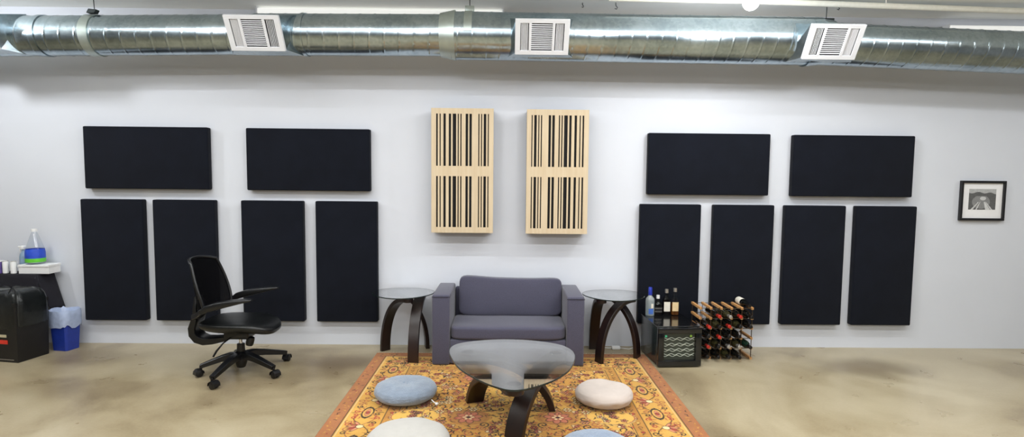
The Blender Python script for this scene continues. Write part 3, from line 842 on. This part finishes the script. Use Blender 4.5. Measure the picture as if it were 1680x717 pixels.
mk('gas_lift', B().lathe([(.0145, .255), (.0145, .345)], (CX, CY, 0), 18), M_chrome, ch)
mk('tilt_mechanism', B().box(W(-.11, -.085, .318), W(.10, .085, .392), .018, 3), M_plastic, ch)
kn = B().lathe([(.014, .02), (.030, .012), (.033, -.005), (.033, -.045), (.028, -.058), (.005, -.06)], (0, 0, 0), 20, M=Matrix.Translation(W(.10, -.03, .315)) @ Matrix.Rotation(.25, 4, 'Y'))
mk('tension_knob', kn, M_plastic, ch)
mk('tilt_lever', B().tube([W(-.05, -.09, .335), W(-.08, -.15, .305), W(-.125, -.17, .245), W(-.15, -.175, .20)], [.006, .006, .009, .008], 10), M_plastic, ch)
# seat: leather pad with waterfall front
def seat(p, a, b_, d):
    s = p.x/.30
    p.z += -.045*max(0, s-.35)**1.6*1.6 + .02*b_*b_ + .016*max(0, -s)**2
    if d < 0: p.z += .018*max(0, abs(b_)-.5)
    p.y *= 1-.10*max(0, s)**2-.06*max(0, -s)**2
    return p
mk('seat', B().soft(W(.008, 0, .433), (.312, .245, .052), 3.2, 16, (0, 0, .12), fn=seat), M_leather, ch, smooth=70)
# J-shaped spine under and behind
J = [(-.05, .335), (-.13, .312), (-.22, .296), (-.295, .292), (-.35, .312), (-.382, .352), (-.388, .405), (-.37, .46), (-.35, .52), (-.345, .60), (-.35, .68)]
mk('back_support', B().tube([W(x, 0, z) for x, z in J], .03, 14, flat=[(.055, .018), (.06, .024), (.065, .030), (.07, .034), (.075, .036), (.075, .036), (.075, .034), (.075, .030), (.085, .024), (.09, .018), (.06, .014)], up=(0, 0, 1)), M_plastic, ch)
# curved mesh back
def bx(s, z):
    t = (z-.52)/.50
    xc = -.335-.02*t-.055*max(0, t-.3)**1.3
    wr = .17-.09*t if t > .15 else .17-.0135-(.15-t)*.3
    return xc+wr*abs(s)**2.2
def bhw(z):
    t = (z-.52)/.5
    return .215+.03*math.sin(min(1, max(0, t))*PI)-.03*t**3
def bpt(s, z): return W(bx(s, z), s*bhw(z), z)
zt = lambda s: 1.01-.03*abs(s)**3
zb = lambda s: .53+.05*abs(s)**2
b = B(); ns, nz_ = 22, 22; g1 = [[None]*(nz_+1) for _ in range(ns+1)]
for i in range(ns+1):
    s = -1+2*i/ns
    for j in range(nz_+1):
        z = zb(s)+(zt(s)-zb(s))*j/nz_; g1[i][j] = b.bm.verts.new(bpt(s, z))
for i in range(ns):
    for j in range(nz_): b.bm.faces.new((g1[i][j], g1[i+1][j], g1[i+1][j+1], g1[i][j+1]))
bo = mk('back_mesh', b, M_mesh, ch, smooth=80)
sm = bo.modifiers.new('thickness', 'SOLIDIFY'); sm.thickness = .004
loop = [bpt(-1+2*i/16, zt(-1+2*i/16)) for i in range(17)]+[bpt(1, zt(1)+(zb(1)-zt(1))*i/12) for i in range(1, 12)]+[bpt(1-2*i/16, zb(1-2*i/16)) for i in range(17)]+[bpt(-1, zb(-1)+(zt(-1)-zb(-1))*i/12) for i in range(1, 12)]
mk('back_frame', B().tube(loop, .0125, 10, closed=True), M_plastic, ch, smooth=60)
for sd in (-1, 1):
    y = sd*.262
    P = [(-.185, .60), (-.14, .628), (-.06, .652), (.04, .675), (.12, .69), (.185, .70), (.225, .702)]
    ar = mk('armrest', B().tube([W(x, y*(1+.03*i/6), z) for i, (x, z) in enumerate(P)], .02, 14, flat=[(.022, .022), (.032, .029), (.040, .029), (.044, .025), (.044, .019), (.038, .013), (.022, .007)], up=(0, 0, 1)), M_plastic, ch, smooth=60)
    b = B().tube([W(-.30, sd*.16, .535), W(-.24, sd*.215, .560), W(-.185, y*.98, .600)], .02, 12, flat=[(.03, .022), (.028, .022), (.022, .024)], up=(0, 0, 1))
    b.tube([W(-.18, y-.026, .603), W(-.18, y+.026, .603)], .019, 16)
    mk('arm_hinge', b, M_plastic, ar)

# ================================================================== WINE COOLER
fr_rz = math.radians(3.5)
FW, FD, FH = .405, .53, .368
fc = Vector((1.40, -.672, 0))+Vector((math.cos(fr_rz), math.sin(fr_rz), 0))*FW/2+Vector((-math.sin(fr_rz), math.cos(fr_rz), 0))*FD/2
fg = thing('wine_cooler', 'small black countertop wine cooler standing on the floor, bottles on top', 'wine cooler', fc, fr_rz)
l = dict(parent=fg, world=False)
mk('cabinet', B().box((-FW/2, -FD/2+.05, .012), (FW/2, FD/2, FH), .008, 2), [M_fridgeside], **l)
mk('top_panel', B().box((-FW/2-.002, -FD/2+.05, FH), (FW/2+.002, FD/2, FH+.006), .002, 1), M_fridge, **l)
for sx in (-1, 1):
    for sy in (-1, 1): mk('foot', B().lathe([(.016, 0), (.018, .012)], (sx*.16, sy*.2, 0), 12), M_plastic, **l)
yd = -FD/2
b = B(); wx0, wx1, wz0, wz1 = -.148, .148, .068, .318
b.box((-FW/2, yd, .012), (FW/2, yd+.045, wz0), .005); b.box((-FW/2, yd, wz1), (FW/2, yd+.045, FH), .005)
b.box((-FW/2, yd, wz0-.004), (wx0, yd+.045, wz1+.004), .004); b.box((wx1, yd, wz0-.004), (FW/2, yd+.045, wz1+.004), .004)
door = mk('door', b, M_fridge, **l)
M_cglass = glass_mat('smoked cooler glass', (.93, .95, .93), 1.3)
mk('glass_pane', B().box((wx0-.002, yd+.010, wz0-.002), (wx1+.002, yd+.016, wz1+.002)), M_cglass, door, world=False)
M_liner2 = mat('dim grey cooler interior', (64, 68, 62), .6, var=.1)
mk('interior', B().box((wx0-.01, yd+.046, wz0-.01), (wx1+.01, yd+.049, wz1+.01)), M_liner2, **l)
M_wirec = mat('shelf wire with painted gleam', (238, 238, 232), .4, .0)  # matte white puts the bright reflections on the wires into the colour
for i, z in enumerate((.118, .165, .215, .268)):
    for q, dz in ((0, 0), (1, -.016)):
        P = [(wx0+.004+(wx1-wx0-.008)*k_/40, yd+.03+.006*q, z+dz+.0065*math.cos(k_/40*2*PI*4+q*PI*.5)) for k_ in range(41)]
        mk('shelf_wire', B().tube(P, .0021, 6), M_wirec, **l)
for x, c in ((wx0+.022, (70, 200, 150)), (wx1-.04, (150, 190, 70))):
    mk('indicator_light', B().lathe([(.011, 0), (.011, .002)], (0, 0, 0), 14, M=Matrix.Translation((x, yd+.022, wz1-.028)) @ Matrix.Rotation(PI/2, 4, 'X')), mat('indicator %d' % c[0], c, .5, emit=c, estr=.15), **l)
for i in range(6): pass

# liquor bottles on the cooler
TOPZ = FH+.006
M_clear = glass_mat('clear bottle glass', (.86, .93, .95), 1.45)
M_frost = mat('frosted vodka glass', (200, 208, 208), .2, var=.04, alpha=.42)
M_bluecap = mat('royal blue cap', (30, 50, 160), .4)
M_bluelab = mat('pale blue printed label', (70, 110, 190), .5)
M_amber = mat('whiskey amber', (120, 66, 24), .1, var=.15, spec=.6)
M_amberdk = mat('dark bourbon', (38, 24, 18), .1, var=.15, spec=.6)
M_smoke = glass_mat('smoked bottle glass', (.45, .46, .48), 1.5)
M_blacklab = mat('black printed label', (22, 22, 24), .5)
M_water = glass_mat('spirit', (.80, .90, .96), 1.33)
def bottle(name, label, x, y, prof, body_m, cap, cap_m, lab, lab_m, fill_=None, fill_m=None, square=None, z=TOPZ, cat='bottle', grp='liquor bottles on the wine cooler'):
    t = thing(name, label, cat, (x, y, z), 0, grp)
    def shape(pf, s=1.):
        b = B()
        if square:
            rs = []
            for r, zz in pf:
                e = square if r > .02 else 1.
                ring = []
                for k_ in range(32):
                    a = 2*PI*k_/32; c_, s_ = math.cos(a), math.sin(a)
                    ring.append((r*math.copysign(abs(c_)**e, c_), r*math.copysign(abs(s_)**e, s_)*(.8 if r > .02 else 1), zz))
                rs.append(ring)
            return b.rings(rs)
        return b.lathe(pf, seg=28)
    mk('glass_body', shape(prof), body_m, t, world=False, smooth=50)
    if fill_: mk('liquid', shape(fill_), fill_m, t, world=False, smooth=50)
    mk('cap', B().lathe(cap, seg=20), cap_m, t, world=False)
    for (z0, z1, r, a0, a1), lm in zip(lab, lab_m):
        b = B(); rs = []
        n = 16
        for k_ in range(n+1):
            a = a0+(a1-a0)*k_/n; c_, s_ = math.cos(a), math.sin(a)
            if square: c_, s_ = math.copysign(abs(c_)**square, c_), math.copysign(abs(s_)**square, s_)*.8
            rs.append([(r*c_, r*s_, z0), (r*c_*1.012, r*s_*1.012, z0), (r*c_*1.012, r*s_*1.012, z1), (r*c_, r*s_, z1)])
        b.rings(rs); mk('label', b, lm, t, world=False)
    return t
bottle('vodka_bottle', 'tall clear bottle with a blue cap, leftmost on the wine cooler', 1.437, -.20,
       [(.03, 0), (.043, .004), (.044, .15), (.040, .172), (.022, .192), (.017, .20), (.0165, .225)], M_frost,
       [(.0185, .205), (.0195, .21), (.0185, .275), (.015, .282), (.002, .283)], M_bluecap,
       [(.022, .075, .0442, -2.1, -1.0), (.08, .125, .0442, -1.55, -1.0)], [M_bluelab, M_paper], [(.03, .004), (.041, .008), (.041, .13), (.002, .131)], M_water)
bottle('flask_bottle', 'short dark flask bottle with a black label, beside the blue capped bottle', 1.522, -.175,
       [(.03, 0), (.041, .005), (.042, .09), (.036, .12), (.016, .145), (.0145, .175)], M_smoke,
       [(.0165, .165), (.0165, .198), (.002, .199)], M_white, [(.03, .085, .0425, -2.5, -.65), (.038, .042, .0432, -2.4, -.8), (.07, .074, .0432, -2.4, -.8)], [M_blacklab, M_foilsil, M_foilsil], [(.03, .004), (.038, .008), (.038, .06), (.002, .061)], M_amberdk, square=.6)
bottle('whiskey_bottle', 'square whiskey bottle with a plain white label, third along the cooler top', 1.608, -.172,
       [(.028, 0), (.0365, .005), (.0365, .145), (.032, .165), (.017, .188), (.0155, .235)], M_smoke,
       [(.0175, .222), (.0175, .258), (.002, .26)], M_foilsil, [(.04, .135, .0372, -2.3, -.85)], [M_paper], [(.03, .004), (.034, .008), (.034, .145), (.002, .146)], M_amberdk, square=.5)
bottle('whiskey_bottle', 'amber whiskey bottle with a cream label, rightmost on the wine cooler', 1.69, -.178,
       [(.028, 0), (.038, .005), (.0385, .13), (.035, .155), (.018, .19), (.0155, .242)], M_clear,
       [(.0175, .235), (.0175, .27), (.002, .272)], M_foilsil, [(.045, .135, .039, -2.35, -.8)], [mat('cream label', (222, 196, 150), .6)], [(.03, .004), (.0355, .008), (.0355, .12), (.002, .121)], M_amber, square=.75)

# ================================================================== WINE RACK
RKX, RKY0, RKY1, P_ = 1.872, -.405, -.155, .0992
rack = thing('wine_rack', 'pine and metal lattice wine rack beside the black wine cooler', 'wine rack', (RKX+2.5*P_, -.28, 0))
hb = .0115
Zn = [hb+.001+i*.0965 for i in range(6)]
Xn = [RKX+i*P_ for i in range(6)]
src = None
for zi in Zn:
    for xi in Xn:
        if src is None:
            b = B().box((-hb, RKY0, -hb), (hb, RKY1, hb), .0015, 1); src = mk('wooden_bar', b, M_rackwood, rack, world=False); o = src
            base_off = Vector(rack.location)
        else: o = src.copy(); COL.objects.link(o); o.parent = rack
        o.location = (xi-base_off.x, -base_off.y, zi-base_off.z)
for y in (RKY0+.006, RKY1-.006):
    for xi in Xn: mk('metal_strip', B().box((xi-.0016, y-.006, Zn[0]), (xi+.0016, y+.006, Zn[-1])), M_rackmetal, rack)
    for zi in Zn: mk('metal_strip', B().box((Xn[0], y-.006, zi-.0016), (Xn[-1], y+.006, zi+.0016)), M_rackmetal, rack)
BR = .0355
def wine_proto(glass_m, foil_m, label):
    t = thing('wine_bottle', label, 'wine bottle', (0, 0, 0), 0, 'wine bottles lying in the rack')
    M = Matrix.Rotation(PI/2, 4, 'X')       # axis z -> -y
    prof = [(.012, .006), (.028, 0), (BR, .006), (BR, .185), (.032, .205), (.018, .228), (.0145, .24), (.0142, .262)]
    mk('glass_body', B().lathe(prof, seg=28, M=M), glass_m, t, world=False, smooth=50)
    mk('foil_capsule', B().lathe([(.0150, .236), (.0158, .24), (.0155, .285), (.0168, .287), (.0168, .296), (.0135, .298), (.002, .298)], seg=18, M=M), foil_m, t, world=False)
    return t
rowname = ['top', 'second', 'third', 'fourth', 'bottom']; colname = ['first', 'second', 'third', 'fourth', 'fifth']
foil = {'r': M_foilred, 'k': M_foilblk, 's': M_foilsil}
fname = {'r': 'red', 'k': 'black', 's': 'silver'}
gm = {'d': M_wine, 'o': M_olive, 'g': M_green}
layout = ['.. rd ks rd kd', 'rd ko rd ko kd', 'kd rd kd kd ..', 'rd ko sd sd kg', 'kd kd kd kd kd']
layout = [['', 'rd', 'so', 'rd', 'kd'], ['rd', 'ko', 'rd', 'ko', 'kd'], ['kd', 'rd', 'kd', 'kd', ''], ['rd', 'ko', 'sd', 'so', 'kg'], ['kd', 'kd', 'ko', 'kd', '']]
protos = {}
for r_ in range(5):
    for c_ in range(5):
        code = layout[r_][c_]
        if not code: continue
        lab = 'wine bottle with %s foil in the rack: %s row, %s column from left' % (fname[code[0]], rowname[r_], colname[c_])
        zi = Zn[4-r_]+.0016+BR+.0005
        loc = ((Xn[c_]+Xn[c_+1])/2, RKY1-.045+random.uniform(-.018, .012), zi)
        if code not in protos: protos[code] = wine_proto(gm[code[1]], foil[code[0]], lab); protos[code].location = loc
        else: dup(protos[code], loc, lab)
t = thing('wine_bottle', 'wine bottle with a white label lying on top of the wine rack', 'wine bottle', ((Xn[4]+Xn[5])/2, -.165, Zn[5]+.0016+BR+.0005), 0)
M = Matrix.Rotation(PI/2, 4, 'X')
prof = [(.012, .006), (.028, 0), (BR, .006), (BR, .165), (.032, .185), (.018, .208), (.0145, .22), (.0142, .262)]
mk('glass_body', B().lathe(prof, seg=28, M=M), M_wine, t, world=False, smooth=50)
mk('label', B().lathe([(BR+.0004, .03), (BR+.0008, .031), (BR+.0008, .135), (BR+.0004, .136)], seg=28, M=M, caps=False), M_paper, t, world=False)
mk('foil_capsule', B().lathe([(.0150, .215), (.0158, .22), (.0155, .275), (.0168, .277), (.0168, .286), (.002, .287)], seg=18, M=M), M_foilblk, t, world=False)

# power adapter and cord along the wall
ad = thing('power_strip', 'white power adapter with a cord on the floor behind the right side table', 'power strip', (1.12, -.10, 0))
mk('adapter_block', B().box((1.085, -.125, 0), (1.17, -.075, .032), .008, 2), M_white, ad)
mk('cord', B().tube([(1.165, -.1, .012), (1.21, -.09, .005), (1.26, -.11, .0045), (1.31, -.07, .0045)], .0042, 6), M_white, ad)
mk('cord', B().tube([(1.088, -.1, .012), (1.05, -.08, .005), (.99, -.06, .0045), (.94, -.045, .0045)], .0042, 6), M_white, ad)

# ================================================================== LEFT CORNER
TZ = .742
tb = thing('folding_table', 'table under a black cloth at the left edge, holding bottles and cans', 'table', (-5.3, -.22, 0))
TX1 = -4.545
mk('tabletop', B().box((-6.1, -.235, TZ-.032), (TX1-.006, -.035, TZ-.004), .004), M_bin, tb)
for x in (-6.05, -4.95):
    for y in (-.2, -.07): mk('leg', B().tube([(x, y, 0), (x, y, TZ-.03)], .013, 10), M_plastic, tb)
b = B(); vs = []
nx, ny = 40, 16
# top with gentle sag, front fall, right fall
def cl(sx, sy):
    # sx: metres from left end of cloth to right incl. drop; sy: from the wall forward incl. drop
    W_, D_ = 1.56, .205
    x = -6.1+min(sx, W_); y = -.035-min(sy, D_); z = TZ
    ex, ey = max(0, sx-W_), max(0, sy-D_)
    if ex > 0: x += .004+ex*.27+.012*math.sin(sy*26)*ex*3; z -= ex*.96
    if ey > 0: y -= .004+ey*.03+.004*math.sin(sx*22)*ey*4; z -= ey*.99
    return (x, y, z)
sxs = [1.56*i/24 for i in range(25)]+[1.56+.012]+[1.56+.375*i/10 for i in range(1, 11)]
sys_ = [.205*i/10 for i in range(11)]+[.215]+[.205+.40*i/8 for i in range(1, 9)]
gv = []
for sx in sxs:
    row = []
    for sy in sys_:
        lim = sx
        if sx > 1.56:   # right fall is long near the wall only
            k_ = max(0., min(1., (sy-.17)/.045)); lim = 1.56+(sx-1.56)*(1-.80*k_)
        row.append(b.bm.verts.new(cl(lim, sy)))
    gv.append(row)
for i in range(len(gv)-1):
    for j in range(len(gv[0])-1): b.bm.faces.new((gv[i][j], gv[i+1][j], gv[i+1][j+1], gv[i][j+1]))
tc = mk('tablecloth', b, M_cloth); tag(tc, 'black cloth draped over the table at the left edge', 'tablecloth')
tc.modifiers.new('thickness', 'SOLIDIFY').thickness = .003
TT = TZ+.0022
# items
bxo = thing('paper_box', 'flat white box on the black tablecloth under the water jug', 'box', (-4.585, -.14, TT))
mk('carton', B().box((-4.73, -.215, TT), (-4.44, -.065, TT+.075), .003, 1), M_white, bxo)
mk('lid', B().box((-4.735, -.22, TT+.066), (-4.436, -.06, TT+.088), .003, 1), M_white, bxo)
jz = TT+.088
M_pet = glass_mat('clear jug plastic', (.93, .95, .97), 1.35, .04)
jug = thing('water_jug', 'large clear plastic jug with a blue and green label on the white box', 'jug', (-4.622, -.14, jz))
mk('jug_body', B().lathe([(.05, 0), (.076, .004), (.08, .02), (.08, .115), (.074, .15), (.062, .19), (.05, .23), (.036, .275), (.026, .30), (.022, .312), (.022, .335)], (-4.622, -.14, jz), 32), M_pet, jug, smooth=50)
mk('cap', B().lathe([(.0245, .318), (.0245, .345), (.002, .347)], (-4.622, -.14, jz), 20), M_white, jug)
M_blu = mat('blue label', (38, 74, 190), .5); M_grn = mat('green label', (96, 190, 50), .5)
mk('label_band', B().lathe([(.0806, .058), (.081, .06), (.081, .115), (.0752, .15)], (-4.622, -.14, jz), 32, caps=False), M_blu, jug)['label'] = 'blue label band'
mk('label_band', B().lathe([(.0808, .022), (.0812, .024), (.0812, .058), (.0808, .06)], (-4.622, -.14, jz), 32, caps=False), M_grn, jug)['label'] = 'green label band'
sb = thing('spray_bottle', 'grey blue spray bottle behind the white cans on the black tablecloth', 'bottle', (-4.768, -.10, TT))
M_gb = mat('grey blue translucent plastic', (128, 152, 176), .35, var=.1)
mk('bottle_body', B().lathe([(.03, 0), (.036, .004), (.036, .15), (.03, .18), (.015, .205), (.013, .225)], (-4.768, -.10, TT), 24), M_gb, sb)
b = B().box((-4.785, -.125, TT+.225), (-4.75, -.085, TT+.262), .008, 2); b.box((-4.815, -.113, TT+.243), (-4.78, -.097, TT+.258), .004); b.box((-4.80, -.112, TT+.2), (-4.79, -.1, TT+.245), .003)
mk('trigger_head', b, M_white, sb)
for x, y, lab in ((-4.783, -.205, 'white can with silver rim nearest the white box'), (-4.868, -.195, 'white can with silver rim nearest the purple carton')):
    t = thing('drink_can', lab, 'can', (x, y, TT), 0, 'white cans on the black tablecloth')
    mk('can_body', B().lathe([(.020, 0), (.025, .006), (.0255, .108), (.022, .118)], (x, y, TT), 24), M_white, t)
    mk('can_lid', B().lathe([(.022, .116), (.0228, .12), (.021, .122), (.019, .119), (.002, .119)], (x, y, TT), 24), M_foilsil, t)
t = thing('snack_carton', 'small purple carton at the left edge on the black tablecloth', 'carton', (-4.93, -.18, TT))
mk('carton', B().box((-4.965, -.215, TT), (-4.90, -.155, TT+.115), .003, 1), mat('purple carton', (92, 74, 140), .5), t)
mk('top_flap', B().box((-4.967, -.217, TT+.115), (-4.898, -.153, TT+.12), .001, 1), M_white, t)

# black bin with bag
brz = math.radians(-10); BWd, BDp, BH = .45, .30, .55
rv = Vector((math.cos(brz), math.sin(brz), 0)); dv = Vector((-math.sin(brz), math.cos(brz), 0))
bc_ = Vector((-4.40, -.645, 0))-rv*BWd/2+dv*BDp/2
bn = thing('rubbish_bin', 'black rubbish bin lined with a black plastic bag in front of the clothed table', 'bin', bc_, brz)
l = dict(parent=bn, world=False)
rs = []
for z, k_ in ((0, .94), (.012, .955), (BH-.03, 1.0), (BH-.03, 1.02), (BH, 1.02), (BH, .98), (.03, .92)):
    rs.append([(sx*BWd/2*k_, sy*BDp/2*k_, z) for sx, sy in ((-1, -1), (-.9, -1), (.9, -1), (1, -1), (1, 1), (.9, 1), (-.9, 1), (-1, 1))])
mk('bin_body', B().rings(rs), M_bin, **l)
rs = []
def bagring(k_, z, amp, seed):
    ring = []
    for i in range(64):
        a = 2*PI*i/64; c_, s_ = math.cos(a), math.sin(a); e = .35
        x = math.copysign(abs(c_)**e, c_)*BWd/2*k_; y = math.copysign(abs(s_)**e, s_)*BDp/2*k_
        q = noise.noise(Vector((c_*3, s_*3, seed)))*amp; q2 = noise.noise(Vector((c_*9, s_*9, seed*.5)))*amp*.6
        ring.append((x*(1+q*.25+q2*.15), y*(1+q*.25+q2*.15), z+(q+q2)*.12))
    return ring
for k_, z, amp in ((1.045, .315, .35), (1.07, .36, .25), (1.085, .45, .18), (1.075, .55, .14), (1.02, .60, .1), (.90, .635, .18), (.65, .645, .25), (.3, .648, .2), (.02, .648, .1)): rs.append(bagring(k_, z, amp, 2.3))
mk('bin_bag', B().rings(rs, caps=False), M_bag, smooth=70, **l)['label'] = 'shiny black bag folded over the rim'
yb_ = -BDp/2*.985-.0015
mk('warning_sticker', B().box((-.05, yb_-.002, .17), (.115, yb_+.004, .205)), mat('red sticker', (200, 50, 34), .5), **l)
mk('warning_sticker', B().box((-.05, yb_-.003, .232), (.105, yb_+.004, .255)), mat('cream sticker', (190, 180, 150), .5), **l)
mk('bottom_trim', B().box((-.2, -BDp/2*.955-.002, .022), (.17, -BDp/2*.955+.003, .028)), M_foilsil, **l)

# blue recycling bin with clear liner
bb = thing('recycling_bin', 'small blue recycling bin with a milky liner, right of the black bin', 'bin', (-4.315, -.20, 0), math.radians(-10))
l = dict(parent=bb, world=False)
def rr(w, d, z): return [(sx*w/2, sy*d/2, z) for sx, sy in ((-1, -.8), (-.8, -1), (.8, -1), (1, -.8), (1, .8), (.8, 1), (-.8, 1), (-1, .8))]
mk('bin_body', B().rings([rr(.165, .145, 0), rr(.205, .175, .335), rr(.215, .185, .335), rr(.215, .185, .35), rr(.195, .165, .35), rr(.16, .14, .02)]), M_bluebin, **l)
rs = []
for k_, z, amp in ((1.0, .235, .8), (1.03, .27, .5), (1.035, .32, .3), (1.03, .365, .25), (.99, .395, .35), (.90, .375, .4), (.75, .33, .4)):
    ring = []
    for i in range(48):
        a = 2*PI*i/48; c_, s_ = math.cos(a), math.sin(a); e = .5
        q = noise.noise(Vector((c_*2.5, s_*2.5, 5.1)))*amp
        ring.append((math.copysign(abs(c_)**e, c_)*.115*k_*(1+q*.08), math.copysign(abs(s_)**e, s_)*.10*k_*(1+q*.08), z+q*.06))
    rs.append(ring)
mk('bin_liner', B().rings(rs, caps=False), M_liner, smooth=70, **l)['label'] = 'milky plastic liner folded over the rim'

# ================================================================== LIGHTS
def area(name, loc, sx, sy, power, color=(.95, .98, 1), rot=(0, 0, 0), spread=PI):
    d = bpy.data.lights.new(name, 'AREA'); d.shape = 'RECTANGLE'; d.size = sx; d.size_y = sy; d.energy = power; d.color = color; d.spread = spread
    o = bpy.data.objects.new(name, d); COL.objects.link(o); o.location = loc; o.rotation_euler = rot; return o
area('ceiling lamp row near', (.2, -1.62, 3.30), 8.8, .05, 100)
area('ceiling lamp row middle', (.2, -3.1, 3.29), 9., .08, 185)
area('ceiling lamp row far', (.2, -6.8, 3.29), 9., .12, 310)
area('ceiling lamp row rear', (.2, -9.4, 3.29), 9., .12, 270)
for x, y, z, e in ((1.9, -1.2, 3.02, 60), (-4.9, -1.3, 3.05, 78), (6.6, -1.3, 3.05, 45), (-3.1, -1.85, 3.08, 18), (-1.0, -1.85, 3.08, 18), (1.0, -1.85, 3.08, 15), (3.4, -1.85, 3.08, 18)):  # the weak points at the end are unseen fills added to brighten the ceiling
    pl = bpy.data.lights.new('bulb and fill glow', 'POINT'); pl.energy = e; pl.shadow_soft_size = .065; pl.color = (.95, .98, 1)
    po = bpy.data.objects.new('bulb and fill glow', pl); COL.objects.link(po); po.location = (x, y, z)
w = bpy.data.worlds.new('world'); SC.world = w; w.use_nodes = True
w.node_tree.nodes['Background'].inputs[0].default_value = (.9, .95, 1, 1); w.node_tree.nodes['Background'].inputs[1].default_value = .3
